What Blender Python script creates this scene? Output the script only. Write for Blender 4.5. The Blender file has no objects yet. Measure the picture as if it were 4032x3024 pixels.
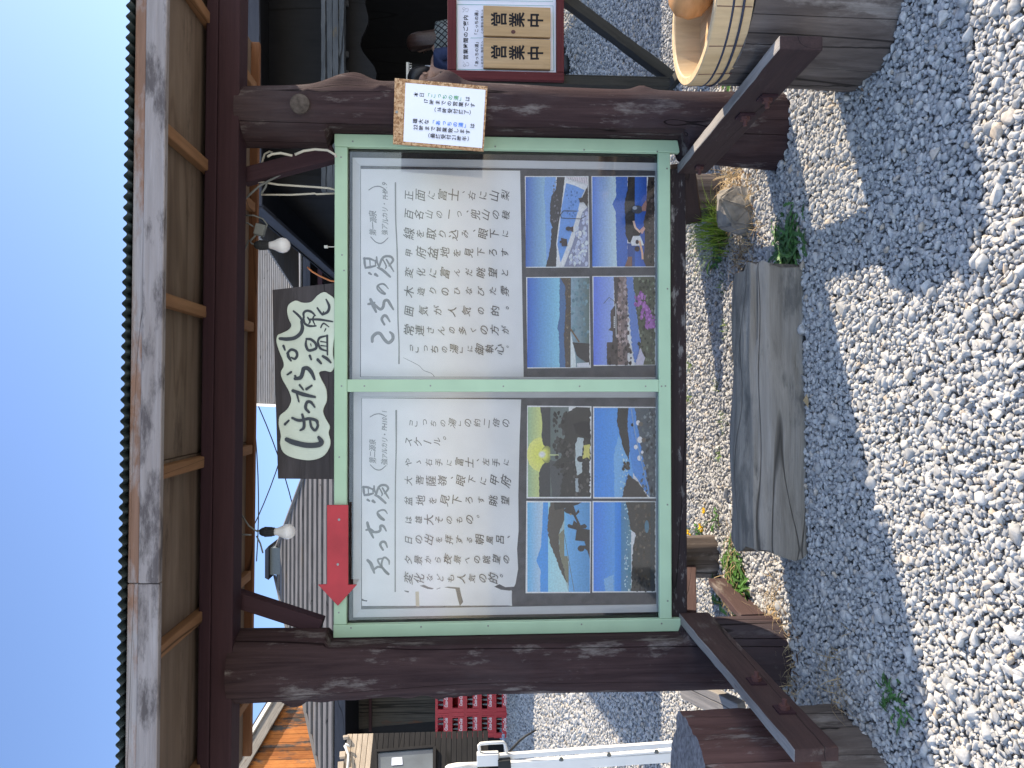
import bpy, bmesh, math, random
import numpy as np
from mathutils import Vector, Matrix
R = math.radians
random.seed(7); np.random.seed(7)
S = bpy.context.scene
COL = S.collection

# ------------------------------------------------------------------ camera
CAM = Vector((-.037, -3.0, 1.25)); PITCH, YAW, FPX = R(3.35), R(.7), 3000.0
FW = Vector((math.sin(YAW)*math.cos(PITCH), math.cos(YAW)*math.cos(PITCH), -math.sin(PITCH)))
RT = Vector((math.cos(YAW), -math.sin(YAW), 0))
UP = RT.cross(FW)
cd = bpy.data.cameras.new('camera'); cam = bpy.data.objects.new('camera', cd); COL.objects.link(cam)
cd.sensor_width = 36; cd.lens = 36*FPX/4032; cd.clip_start = .05; cd.clip_end = 2000
mx = Matrix((-UP, RT, -FW)).transposed().to_4x4(); mx.translation = CAM      # the phone was held sideways: the picture is rolled by 90 degrees
cam.matrix_world = mx
S.camera = cam

# ------------------------------------------------------------------ light
SD = Vector((1.3, .56, 1.0))                                                 # towards the sun: behind the sign, from the right
wd = bpy.data.worlds.new('World'); S.world = wd; wd.use_nodes = True
nt = wd.node_tree; bg = nt.nodes['Background']
sk = nt.nodes.new('ShaderNodeTexSky'); sk.sky_type = 'NISHITA'; sk.sun_disc = False
sk.sun_elevation = math.atan2(SD.z, math.hypot(SD.x, SD.y)); sk.sun_rotation = math.atan2(SD.x, SD.y)
sk.altitude = 700; sk.air_density = 1.0; sk.dust_density = 1.2; sk.ozone_density = 1.6
tint = nt.nodes.new('ShaderNodeMix'); tint.data_type = 'RGBA'; tint.blend_type = 'MULTIPLY'; tint.inputs[0].default_value = 1
cl = nt.nodes.new('ShaderNodeMix'); cl.data_type = 'RGBA'; cl.blend_type = 'DARKEN'; cl.inputs[0].default_value = 1; cl.inputs[7].default_value = (5.0, 5.2, 5.6, 1)   # keeps the glow round the sun within range
# sky dimmed to the north; cloud-like brightness added to the south fills the shade
gc = nt.nodes.new('ShaderNodeTexCoord'); sp_ = nt.nodes.new('ShaderNodeSeparateXYZ'); nt.links.new(gc.outputs['Generated'], sp_.inputs[0])
cn = nt.nodes.new('ShaderNodeTexNoise'); cn.inputs['Scale'].default_value = 2.2; cn.inputs['Detail'].default_value = 7; nt.links.new(gc.outputs['Generated'], cn.inputs['Vector'])
ma = nt.nodes.new('ShaderNodeMath'); ma.operation = 'MULTIPLY_ADD'; nt.links.new(cn.outputs[0], ma.inputs[0]); ma.inputs[1].default_value = .5; nt.links.new(sp_.outputs[1], ma.inputs[2])
cr_ = nt.nodes.new('ShaderNodeValToRGB'); nt.links.new(ma.outputs[0], cr_.inputs[0]); ce = cr_.color_ramp.elements
ce[0].position = 0.0; ce[0].color = (1.26, 1.10, 1.02, 1); ce[1].position = .42; ce[1].color = (.44, .465, .54, 1)
nt.links.new(cr_.outputs[0], tint.inputs[7])
nt.links.new(sk.outputs[0], cl.inputs[6]); nt.links.new(cl.outputs[2], tint.inputs[6]); nt.links.new(tint.outputs[2], bg.inputs[0]); bg.inputs[1].default_value = .15
sl = bpy.data.lights.new('sun', 'SUN'); sl.energy = 3.1; sl.angle = R(.5); sl.color = (1, .86, .68)
so = bpy.data.objects.new('sun', sl); COL.objects.link(so)
so.rotation_euler = SD.to_track_quat('Z', 'Y').to_euler(); so.location = (6, 3, 6)
S.view_settings.view_transform = 'Standard'; S.view_settings.look = 'None'
S.view_settings.exposure = 1.75; S.view_settings.gamma = 1

# ------------------------------------------------------------------ helpers
def ray(X, Y):
    return FW + RT*((1512-Y)/FPX) + UP*((2016-X)/FPX)
def at(X, Y, y):                      # the point at depth y that shows at pixel X, Y of the 4032 x 3024 photograph
    d = ray(X, Y); return CAM + d*((y-CAM.y)/d.y)
def gnd(X, Y, z=0.0):
    d = ray(X, Y); return CAM + d*((z-CAM.z)/d.z)
def lin(c):
    return tuple(((v/255+.055)/1.055)**2.4 if v > 10 else v/255/12.92 for v in c)
def gz(x, y):                         # ground height
    return max(0.0, min(.56, .055*(y-1.2)))
def tag(o, label=None, cat=None, group=None, kind=None):
    if label: o['label'] = label
    if cat: o['category'] = cat
    if group: o['group'] = group
    if kind: o['kind'] = kind
    return o
def thing(name, loc, label, cat, group=None):
    o = bpy.data.objects.new(name, None); COL.objects.link(o); o.location = loc; o.empty_display_size = .1
    return tag(o, label, cat, group)
def put(o, parent):
    if parent is not None:
        o.parent = parent
        m = Matrix.Identity(4); p = parent
        while p is not None:
            m = (p.matrix_parent_inverse @ p.matrix_basis) @ m
            p = p.parent
        o.matrix_parent_inverse = m.inverted()
    return o
class MB:
    def __init__(s): s.v = []; s.f = []; s.m = []; s.c = []
    def add(s, vs, fs, mi=0, col=None):
        b = len(s.v); s.v += [tuple(v) for v in vs]
        for f in fs:
            s.f.append([b+i for i in f]); s.m.append(mi); s.c.append(col)
        return s
    def box(s, c, d, rot=None, mi=0):
        hx, hy, hz = d[0]/2, d[1]/2, d[2]/2
        vs = [Vector((x, y, z)) for x in (-hx, hx) for y in (-hy, hy) for z in (-hz, hz)]
        if rot is not None: vs = [rot @ v for v in vs]
        vs = [v+Vector(c) for v in vs]
        return s.add(vs, [(0,1,3,2),(4,6,7,5),(0,4,5,1),(2,3,7,6),(0,2,6,4),(1,5,7,3)], mi)
    def box2(s, a, b, mi=0):
        return s.box([(p+q)/2 for p, q in zip(a, b)], [abs(p-q) for p, q in zip(a, b)], None, mi)
    def prism(s, poly, off, mi=0):    # a polygon extruded along off
        n = len(poly); off = Vector(off)
        vs = [Vector(p) for p in poly] + [Vector(p)+off for p in poly]
        return s.add(vs, [list(range(n)), list(range(2*n-1, n-1, -1))] + [(i, n+i, n+(i+1) % n, (i+1) % n) for i in range(n)], mi)
    def tube(s, pts, r, seg=8, mi=0):
        pts = [Vector(p) for p in pts]; n = len(pts); vs = []
        rr = r if isinstance(r, (list, tuple)) else [r]*n
        ref = None
        for i, p in enumerate(pts):
            t = (pts[min(i+1, n-1)]-pts[max(i-1, 0)]).normalized()
            if ref is None: ref = t.orthogonal().normalized()
            ref = (ref - t*ref.dot(t)).normalized(); b = t.cross(ref)
            for k in range(seg):
                a = 2*math.pi*k/seg; vs.append(p+(ref*math.cos(a)+b*math.sin(a))*rr[i])
        fs = [(i*seg+k, i*seg+(k+1) % seg, (i+1)*seg+(k+1) % seg, (i+1)*seg+k) for i in range(n-1) for k in range(seg)]
        fs += [list(range(seg-1, -1, -1)), [(n-1)*seg+k for k in range(seg)]]
        return s.add(vs, fs, mi)
    def lathe(s, prof, c, seg=32, axis='z', mi=0, cap=True):
        c = Vector(c); vs = []
        for r, h in prof:
            for k in range(seg):
                a = 2*math.pi*k/seg; p = (r*math.cos(a), r*math.sin(a), h)
                if axis == 'y': p = (p[0], h, p[1])
                if axis == 'x': p = (h, p[0], p[1])
                vs.append(c+Vector(p))
        n = len(prof)
        fs = [(i*seg+k, i*seg+(k+1) % seg, (i+1)*seg+(k+1) % seg, (i+1)*seg+k) for i in range(n-1) for k in range(seg)]
        if cap: fs += [list(range(seg-1, -1, -1)), [(n-1)*seg+k for k in range(seg)]]
        return s.add(vs, fs, mi)
    def build(s, name, mat, parent=None, smooth=False, bev=0, bseg=2):
        me = bpy.data.meshes.new(name); me.from_pydata(s.v, [], s.f); me.validate(clean_customdata=False)
        for m in (mat if isinstance(mat, (list, tuple)) else [mat]): me.materials.append(m)
        if len(me.polygons) == len(s.m): me.polygons.foreach_set('material_index', s.m)
        if any(c is not None for c in s.c) and len(me.polygons) == len(s.c):
            ca = me.color_attributes.new('Col', 'FLOAT_COLOR', 'CORNER')
            for p, c in zip(me.polygons, s.c):
                for j, li in enumerate(p.loop_indices):
                    cc = c[j] if isinstance(c[0], (tuple, list)) else c
                    ca.data[li].color = (*cc, 1)
        if smooth: me.polygons.foreach_set('use_smooth', [True]*len(me.polygons))
        bm = bmesh.new(); bm.from_mesh(me); bmesh.ops.recalc_face_normals(bm, faces=bm.faces[:]); bm.to_mesh(me); bm.free()
        o = bpy.data.objects.new(name, me); COL.objects.link(o)
        if bev:
            md = o.modifiers.new('bevel', 'BEVEL'); md.width = bev; md.segments = bseg; md.limit_method = 'ANGLE'; md.angle_limit = R(40)
        if smooth and bev == 0 and smooth == 'auto':
            me.set_sharp_from_angle(angle=R(40))
        return put(o, parent)
def timber(name, p0, p1, w, h, mat, parent=None, up=(0, 0, 1), bev=.004, rough=0.0, topmat=None):
    """a squared timber from p0 to p1 (axis in the middle); local X is the grain"""
    p0, p1 = Vector(p0), Vector(p1); L = (p1-p0).length
    x = (p1-p0).normalized(); y = Vector(up).cross(x).normalized(); z = x.cross(y)
    b = MB()
    if rough:
        n = max(4, int(L/.06)); rnd = random.Random(hash((round(p0.x, 3), round(p1.z, 3))) % 9999)
        vs = []
        for i in range(n+1):
            for (sy, sz) in ((-1, -1), (1, -1), (1, 1), (-1, 1)):
                vs.append((L*i/n, sy*w/2+rnd.uniform(-1, 1)*rough, sz*h/2+rnd.uniform(-1, 1)*rough))
        fs = [(i*4+k, i*4+(k+1) % 4, i*4+4+(k+1) % 4, i*4+4+k) for i in range(n) for k in range(4)] + [(3, 2, 1, 0), (n*4, n*4+1, n*4+2, n*4+3)]
        b.add(vs, fs)
        if topmat:
            for i in range(n): b.m[i*4+2] = 1
    else:
        b.box((L/2, 0, 0), (L, w, h))
        if topmat: b.m[5] = 1
    o = b.build(name, [mat, topmat] if topmat else mat, None, bev=bev)
    m = Matrix((x, y, z)).transposed().to_4x4(); m.translation = p0
    o.matrix_basis = m
    return put(o, parent)

# ------------------------------------------------------------------ materials
def newmat(name, rough=.7, spec=.3):
    m = bpy.data.materials.new(name); m.use_nodes = True
    p = m.node_tree.nodes['Principled BSDF']; p.inputs['Roughness'].default_value = rough
    p.inputs['Specular IOR Level'].default_value = spec
    return m, m.node_tree.nodes, m.node_tree.links, p
def plain(name, col, rough=.6, spec=.3, metal=0, var=.12, scale=30, bump=0, bscale=200):
    m, N, L, p = newmat(name, rough, spec); p.inputs['Metallic'].default_value = metal
    tc = N.new('ShaderNodeTexCoord'); n = N.new('ShaderNodeTexNoise'); n.inputs['Scale'].default_value = scale; n.inputs['Detail'].default_value = 6
    L.new(tc.outputs['Object'], n.inputs['Vector'])
    rp = N.new('ShaderNodeValToRGB'); e = rp.color_ramp.elements
    e[0].position, e[1].position = .3, .7
    e[0].color = (*[c*(1-var) for c in col], 1); e[1].color = (*[min(1, c*(1+var)) for c in col], 1)
    L.new(n.outputs[0], rp.inputs[0]); L.new(rp.outputs[0], p.inputs['Base Color'])
    if bump:
        n2 = N.new('ShaderNodeTexNoise'); n2.inputs['Scale'].default_value = bscale; n2.inputs['Detail'].default_value = 4
        L.new(tc.outputs['Object'], n2.inputs['Vector'])
        b = N.new('ShaderNodeBump'); b.inputs['Strength'].default_value = bump; b.inputs['Distance'].default_value = .003
        L.new(n2.outputs[0], b.inputs['Height']); L.new(b.outputs[0], p.inputs['Normal'])
    return m
def wood(name, c1, c2, worn=None, wear=.6, axis='x', rough=.75, crack=.012, fine=55, stretch=1.2, bump=.5, spec=.2, patch=3.0, worn2=None, isl=False, rings=0):
    """grain along one object axis, worn patches of bare wood, drying cracks"""
    m, N, L, p = newmat(name, rough, spec)
    tc = N.new('ShaderNodeTexCoord'); oi = N.new('ShaderNodeObjectInfo')
    mu = N.new('ShaderNodeMath'); mu.operation = 'MULTIPLY'; mu.inputs[1].default_value = 37.0; L.new(oi.outputs['Random'], mu.inputs[0])
    ad = N.new('ShaderNodeVectorMath'); ad.operation = 'ADD'; L.new(tc.outputs['Object'], ad.inputs[0]); L.new(mu.outputs[0], ad.inputs[1])
    def noise(al, ac, detail=5, rg=.6, dist=0.0):
        mp = N.new('ShaderNodeMapping'); sc = [ac]*3; sc['xyz'.index(axis)] = al
        mp.inputs['Scale'].default_value = sc; L.new(ad.outputs[0], mp.inputs['Vector'])
        n = N.new('ShaderNodeTexNoise'); n.inputs['Scale'].default_value = 1; n.inputs['Detail'].default_value = detail; n.inputs['Roughness'].default_value = rg
        n.inputs['Distortion'].default_value = dist
        L.new(mp.outputs[0], n.inputs['Vector']); return n.outputs[0]
    def ramp(src, stops):
        r = N.new('ShaderNodeValToRGB'); L.new(src, r.inputs[0]); e = r.color_ramp.elements
        while len(e) < len(stops): e.new(.5)
        for el, (ps, c) in zip(e, stops): el.position = ps; el.color = (*c, 1) if len(c) == 3 else c
        return r.outputs[0]
    def mix(f, a, b, mode='MIX'):
        x = N.new('ShaderNodeMix'); x.data_type = 'RGBA'; x.blend_type = mode
        if isinstance(f, float): x.inputs[0].default_value = f
        else: L.new(f, x.inputs[0])
        for sck, val in ((x.inputs[6], a), (x.inputs[7], b)):
            if isinstance(val, tuple): sck.default_value = (*val, 1)
            else: L.new(val, sck)
        return x.outputs[2]
    grain = noise(stretch*1.5, fine*.35, 8, .65, .8); fn = noise(stretch*3, fine*2.2, 6, .7)
    base = ramp(grain, [(.3, c1), (.7, c2)])
    base = mix(.55, base, ramp(fn, [(.25, (.45, .45, .45)), (.75, (1, 1, 1))]), 'MULTIPLY')
    if worn:
        pn = noise(patch, patch*3.5, 9, .72); pf = ramp(pn, [(wear-.05, (0, 0, 0)), (wear+.05, (1, 1, 1))])
        wc = ramp(fn, [(.3, tuple(c*.6 for c in worn)), (.7, worn)])
        base = mix(pf, base, wc)
    if worn2:
        pn2 = noise(patch*.5, patch*1.2, 6, .6); base = mix(ramp(pn2, [(.45, (0, 0, 0)), (.7, (.8, .8, .8))]), base, worn2)
    ck = noise(stretch*.26, fine*.17, 1, .35)
    sb = N.new('ShaderNodeMath'); sb.operation = 'SUBTRACT'; L.new(ck, sb.inputs[0]); sb.inputs[1].default_value = .5
    ab = N.new('ShaderNodeMath'); ab.operation = 'ABSOLUTE'; L.new(sb.outputs[0], ab.inputs[0])
    cm = ramp(ab.outputs[0], [(crack*.4, (0, 0, 0)), (crack, (1, 1, 1))])
    if crack: base = mix(.75, base, cm, 'MULTIPLY')
    if rings:
        rn = noise(stretch*.6, fine*.22, 2, .5, .5); mr = N.new('ShaderNodeMath'); mr.operation = 'MULTIPLY'; L.new(rn, mr.inputs[0]); mr.inputs[1].default_value = rings
        si = N.new('ShaderNodeMath'); si.operation = 'SINE'; L.new(mr.outputs[0], si.inputs[0]); base = mix(.5, base, ramp(si.outputs[0], [(.0, (1, 1, 1)), (.75, (.85, .8, .75)), (.98, (.5, .42, .36))]), 'MULTIPLY')
    if isl:
        ge = N.new('ShaderNodeNewGeometry'); base = mix(1.0, base, ramp(ge.outputs['Random Per Island'], [(0, (.35, .32, .3)), (.35, (.8, .75, .7)), (1, (1, 1, 1))]), 'MULTIPLY')
    L.new(base, p.inputs['Base Color'])
    hm = N.new('ShaderNodeMath'); hm.operation = 'MULTIPLY_ADD'; L.new(cm, hm.inputs[0]); hm.inputs[1].default_value = .8 if crack else 0; L.new(fn, hm.inputs[2])
    b = N.new('ShaderNodeBump'); b.inputs['Strength'].default_value = bump; b.inputs['Distance'].default_value = .004
    L.new(hm.outputs[0], b.inputs['Height']); L.new(b.outputs[0], p.inputs['Normal'])
    return m
def printed(name, rough=.5, spec=.3, noise=.06):   # flat coloured print: colours come with the sheet's mesh
    m, N, L, p = newmat(name, rough, spec)
    a = N.new('ShaderNodeVertexColor'); a.layer_name = 'Col'
    tc = N.new('ShaderNodeTexCoord'); n = N.new('ShaderNodeTexNoise'); n.inputs['Scale'].default_value = 140; n.inputs['Detail'].default_value = 6
    L.new(tc.outputs['Object'], n.inputs['Vector'])
    r = N.new('ShaderNodeMapRange'); r.inputs[1].default_value = .3; r.inputs[2].default_value = .7; r.inputs[3].default_value = 1-noise*3; r.inputs[4].default_value = 1+noise
    L.new(n.outputs[0], r.inputs[0])
    x = N.new('ShaderNodeVectorMath'); x.operation = 'SCALE'; L.new(a.outputs[0], x.inputs[0]); L.new(r.outputs[0], x.inputs['Scale'])
    L.new(x.outputs[0], p.inputs['Base Color']); return m

M = {}
M['post'] = wood('maroon_post_wood', (.031, .020, .022), (.076, .048, .048), (.2, .175, .165), .60, 'z', crack=.007, patch=2.8, worn2=(.072, .06, .064), bump=1.0, fine=75, spec=.06, rough=.9)
M['maroon'] = wood('maroon_painted_timber', (.040, .019, .024), (.050, .024, .029), (.12, .09, .085), .78, 'x', crack=0, bump=.2, patch=3)
M['brace'] = wood('worn_maroon_timber', (.055, .033, .032), (.082, .049, .045), (.2, .17, .15), .62, 'x', crack=.005, patch=2)
M['brace_dark'] = wood('dark_stained_timber', (.036, .024, .026), (.06, .037, .037), (.16, .145, .135), .66, 'x', crack=.005, patch=2)
M['greywood'] = wood('grey_bare_timber', (.2, .19, .18), (.38, .35, .32), (.14, .08, .07), .66, 'x', crack=.012)
M['rail'] = wood('flaking_dark_rail', (.026, .019, .02), (.045, .03, .03), (.27, .25, .24), .61, 'x', crack=.006, patch=9)
M['stake'] = wood('weathered_stake_wood', (.06, .047, .042), (.17, .14, .125), (.26, .23, .21), .60, 'z', crack=.009, patch=2)
M['stake_red'] = wood('red_painted_stake', (.095, .05, .045), (.15, .082, .073), (.28, .24, .22), .60, 'z', crack=.008, patch=5)
M['endgrain'] = plain('grey_end_grain', (.2, .185, .18), .9, .1, var=.45, scale=60, bump=.8, bscale=120)
M['oldwood'] = wood('silvery_old_log', (.19, .17, .145), (.34, .31, .27), (.15, .14, .125), .57, 'x', crack=.006, fine=45, patch=2.4, bump=.9)
M['fascia'] = wood('weathered_fascia', (.2, .12, .085), (.32, .19, .135), (.38, .36, .37), .5, 'x', crack=.004, patch=1.3)
M['fascia_grey'] = wood('greyed_fascia_board', (.25, .22, .21), (.35, .325, .325), (.12, .105, .105), .55, 'x', crack=0, patch=2.6)
M['ply'] = wood('soffit_plywood', (.15, .11, .08), (.23, .175, .13), (.10, .07, .05), .62, 'x', crack=0, fine=18, stretch=.9, bump=.1, patch=1.6, rings=26)
M['pine'] = wood('orange_pine', (.22, .11, .05), (.30, .165, .085), None, axis='x', crack=.003, fine=30, bump=.15)
M['pinedark'] = wood('varnished_rear_fascia', (.19, .085, .04), (.25, .115, .055), None, axis='x', crack=.003, fine=30, bump=.15)
M['green'] = plain('mint_green_paint', (.40, .56, .38), .45, .4, var=.05, scale=8, bump=.15, bscale=90)
M['screw'] = plain('steel_screw', (.25, .25, .24), .4, .5, metal=.8)
M['rust'] = plain('rusty_bolt', (.10, .045, .04), .7, .3, var=.3)
M['alu'] = plain('pale_poster_frame', (.60, .61, .63), .4, .4, var=.06, scale=6)
M['backing'] = plain('grey_backing_board', (.085, .085, .095), .7, .2, var=.25, scale=25)
M['boxside'] = plain('dark_case_lining', (.09, .085, .085), .8, .1)
M['paper'] = plain('white_poster_paper', (.80, .80, .80), .7, .2, var=.07, scale=5)
M['sheet'] = plain('white_laminated_paper', (.80, .83, .93), .35, .4, var=.02, scale=4)
M['ink'] = plain('brush_ink', (.075, .075, .08), .7, .2, var=.3, scale=60)
M['inkgrey'] = plain('faded_title_ink', (.21, .21, .215), .7, .2, var=.1, scale=40)
M['black'] = plain('black_print', (.012, .012, .016), .6, .2)
M['green_ink'] = plain('green_print', (.06, .36, .10), .6, .2)
M['blue_ink'] = plain('blue_print', (.03, .22, .75), .6, .2)
M['teal'] = plain('teal_line', (.05, .35, .33), .6, .2)
M['print'] = printed('photo_print_gloss')
M['red'] = plain('red_sign_paint', (.44, .035, .045), .5, .35, var=.12, scale=10, bump=.2, bscale=60)
M['dkboard'] = wood('dark_name_board', (.045, .04, .042), (.09, .082, .088), (.13, .12, .125), .68, 'x', crack=.004, fine=40, patch=2, bump=.35)
M['cream'] = plain('cream_lacquer', (.58, .64, .53), .45, .4, var=.10, scale=9)
M['lacquer'] = plain('black_lacquer', (.012, .014, .018), .35, .5)
M['bulb'] = plain('frosted_bulb_glass', (.76, .755, .75), .25, .5, var=.01)
M['rubber'] = plain('black_rubber', (.02, .022, .024), .6, .3)
M['greyplastic'] = plain('grey_plastic', (.16, .17, .16), .6, .3)
M['cable'] = plain('ivory_cable', (.5, .47, .38), .5, .3)
M['cord'] = plain('orange_cord', (.5, .17, .05), .5, .3)
M['tin'] = plain('green_corrugated_sheet', (.055, .08, .082), .35, .5, var=.15, scale=6)
M['tub'] = wood('pale_tub_wood', (.55, .39, .21), (.68, .51, .31), None, axis='z', crack=0, fine=24, bump=.15, rough=.6)
M['tubfloor'] = wood('tub_floor_pine', (.52, .31, .14), (.74, .53, .31), None, axis='y', crack=0, fine=70, bump=.1, rough=.6)
M['ballwood'] = wood('turned_wood', (.36, .17, .06), (.58, .33, .15), (.12, .05, .02), .7, 'y', crack=0, fine=20, bump=.1, rough=.45, patch=4)
M['hoop'] = plain('blue_black_hoop', (.03, .035, .06), .5, .3)
M['plaque'] = wood('pine_plaque', (.50, .33, .16), (.62, .44, .25), None, axis='z', crack=0, fine=26, bump=.1, rough=.55)
M['redframe'] = wood('chipped_maroon_frame', (.11, .025, .028), (.15, .035, .037), (.42, .38, .35), .69, 'x', crack=.004, patch=7)
M['darkleg'] = wood('dark_mossy_leg', (.03, .03, .027), (.06, .058, .05), (.14, .13, .12), .66, 'x', crack=.01, patch=4)
M['rock'] = plain('grey_rock', (.24, .22, .19), .9, .15, var=.4, scale=18, bump=1.0, bscale=60)
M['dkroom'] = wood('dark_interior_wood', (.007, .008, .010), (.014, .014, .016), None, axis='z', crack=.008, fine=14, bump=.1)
M['bluegrey'] = wood('blue_grey_fascia', (.04, .043, .055), (.062, .066, .08), None, axis='x', crack=.004, fine=20)
M['beamlog'] = wood('weathered_lintel', (.05, .058, .066), (.11, .118, .125), (.14, .115, .075), .66, 'x', crack=.02, fine=30, bump=.9)
M['slatdark'] = wood('dark_grey_roof_boards', (.12, .115, .112), (.19, .18, .175), (.17, .145, .12), .62, 'x', crack=.003, fine=14, patch=1.0)
M['slat'] = wood('grey_roof_boards', (.22, .215, .21), (.33, .32, .31), (.27, .235, .20), .6, 'x', crack=.003, fine=14, patch=1.0)
M['cedar'] = wood('sunlit_cedar_boards', (.36, .12, .03), (.58, .23, .06), (.09, .085, .08), .56, 'z', crack=0, fine=10, patch=.9, isl=True)
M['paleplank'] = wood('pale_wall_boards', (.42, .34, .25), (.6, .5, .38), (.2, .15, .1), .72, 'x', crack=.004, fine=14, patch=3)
M['dkplank'] = wood('dark_and_shaded_boards', (.012, .012, .013), (.026, .024, .023), None, axis='x', crack=.006, fine=14)  # on the shed's lower boards this dark tone stands for cast shade
M['reed'] = wood('reed_screen', (.028, .027, .024), (.085, .078, .066), (.11, .045, .02), .62, 'x', crack=.02, fine=60, stretch=.8, bump=.9, patch=.9)
M['barge'] = wood('grey_barge_board', (.15, .14, .125), (.26, .24, .215), (.15, .12, .1), .62, 'x', crack=.006)
M['white'] = plain('white_enamel', (.8, .8, .78), .35, .5, var=.04, scale=10)
M['cratered'] = plain('red_crate_plastic', (.42, .015, .03), .4, .4, var=.08)
M['logo'] = plain('white_crate_lettering', (.8, .72, .72), .5, .3)
M['bottle'] = plain('cola_bottle_glass', (.10, .11, .10), .15, .5)
M['skin'] = plain('skin', (.38, .23, .17), .5, .3, var=.06)
M['hair_black'] = plain('black_hair', (.012, .012, .015), .45, .4, var=.4, scale=80)
M['hair_brown'] = plain('brown_hair', (.035, .018, .015), .45, .4, var=.4, scale=80)
M['navy'] = plain('navy_cotton', (.03, .04, .085), .9, .1)
M['trouser'] = plain('dark_trousers', (.02, .02, .025), .9, .1)
M['grass'] = plain('grass_blade', (.19, .30, .045), .6, .3, var=.35, scale=12)
M['leaf'] = plain('weed_leaf', (.06, .15, .025), .55, .3, var=.4, scale=14)
M['leafdark'] = plain('dandelion_leaf', (.055, .13, .035), .55, .3, var=.4, scale=14)
M['straw'] = plain('dry_straw', (.42, .31, .17), .8, .1, var=.35, scale=10)
M['petal'] = plain('yellow_petal', (.75, .48, .01), .6, .2)
M['wire'] = plain('black_wire', (.03, .03, .035), .6, .2)
M['vent'] = plain('vent_metal', (.1, .12, .13), .5, .4)
M['rim'] = plain('white_eave_trim', (.7, .68, .62), .5, .3)
# two-tone strand board
m, N, L, p = newmat('strand_board', .7, .2); tc = N.new('ShaderNodeTexCoord')
v = N.new('ShaderNodeTexVoronoi'); v.inputs['Scale'].default_value = 130; v.inputs['Randomness'].default_value = 1
nn = N.new('ShaderNodeTexNoise'); nn.inputs['Scale'].default_value = 40; L.new(tc.outputs['Object'], nn.inputs['Vector'])
vm = N.new('ShaderNodeVectorMath'); vm.operation = 'MULTIPLY_ADD'; L.new(nn.outputs['Color'], vm.inputs[0]); vm.inputs[1].default_value = (.03, .03, .03); L.new(tc.outputs['Object'], vm.inputs[2])
L.new(vm.outputs[0], v.inputs['Vector']); r = N.new('ShaderNodeValToRGB'); e = r.color_ramp.elements; e[0].color = (.22, .11, .05, 1); e[1].color = (.62, .42, .25, 1)
e.new(.5).color = (.45, .26, .13, 1); sx = N.new('ShaderNodeSeparateColor'); L.new(v.outputs['Color'], sx.inputs[0]); L.new(sx.outputs[0], r.inputs[0]); L.new(r.outputs[0], p.inputs['Base Color'])
M['osb'] = m
# clear acrylic: see-through with a soft sheen
m, N, L, p = newmat('clear_acrylic'); tr = N.new('ShaderNodeBsdfTransparent'); gl = N.new('ShaderNodeBsdfGlossy'); gl.inputs['Roughness'].default_value = .06
fr = N.new('ShaderNodeFresnel'); fr.inputs[0].default_value = 1.5; mxs = N.new('ShaderNodeMixShader'); L.new(fr.outputs[0], mxs.inputs[0]); L.new(tr.outputs[0], mxs.inputs[1]); L.new(gl.outputs[0], mxs.inputs[2])
L.new(mxs.outputs[0], N['Material Output'].inputs['Surface']); M['acrylic'] = m
# crushed stone
def stone(name, dark, light, isl=True):
    m, N, L, p = newmat(name, .9, .12); tc = N.new('ShaderNodeTexCoord'); n = N.new('ShaderNodeTexNoise'); n.inputs['Scale'].default_value = 90; n.inputs['Detail'].default_value = 6
    L.new(tc.outputs['Object'], n.inputs['Vector'])
    g = N.new('ShaderNodeNewGeometry'); r = N.new('ShaderNodeValToRGB'); e = r.color_ramp.elements
    e[0].color = (*dark, 1); e[1].color = (*light, 1); k = e.new(.93); k.color = (*[c*.95 for c in light], 1); k2 = e.new(.97); k2.color = (.42, .35, .27, 1); k3 = e.new(.5); k3.color = (*[(a+b)/2 for a, b in zip(dark, light)], 1)
    L.new(g.outputs['Random Per Island'], r.inputs[0])
    mr = N.new('ShaderNodeMapRange'); mr.inputs[1].default_value = .3; mr.inputs[2].default_value = .7; mr.inputs[3].default_value = .78; mr.inputs[4].default_value = 1.12; L.new(n.outputs[0], mr.inputs[0])
    x = N.new('ShaderNodeVectorMath'); x.operation = 'SCALE'; L.new(r.outputs[0], x.inputs[0]); L.new(mr.outputs[0], x.inputs['Scale']); L.new(x.outputs[0], p.inputs['Base Color'])
    b = N.new('ShaderNodeBump'); b.inputs['Strength'].default_value = .5; b.inputs['Distance'].default_value = .002; L.new(n.outputs[0], b.inputs['Height']); L.new(b.outputs[0], p.inputs['Normal'])
    return m
M['stone'] = stone('crushed_stone', (.29, .29, .285), (.49, .482, .46))
# gravelly ground under the loose stones
m, N, L, p = newmat('gravel_bed', .95, .1); tc = N.new('ShaderNodeTexCoord'); v = N.new('ShaderNodeTexVoronoi'); v.inputs['Scale'].default_value = 38
L.new(tc.outputs['Object'], v.inputs['Vector']); sx = N.new('ShaderNodeSeparateColor'); L.new(v.outputs['Color'], sx.inputs[0])
r = N.new('ShaderNodeValToRGB'); e = r.color_ramp.elements; e[0].color = (.28, .28, .275, 1); e[1].color = (.5, .5, .475, 1); L.new(sx.outputs[0], r.inputs[0]); L.new(r.outputs[0], p.inputs['Base Color'])
b = N.new('ShaderNodeBump'); b.invert = True; b.inputs['Strength'].default_value = 1; b.inputs['Distance'].default_value = .015; L.new(v.outputs['Distance'], b.inputs['Height']); L.new(b.outputs[0], p.inputs['Normal'])
M['bed'] = m

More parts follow.
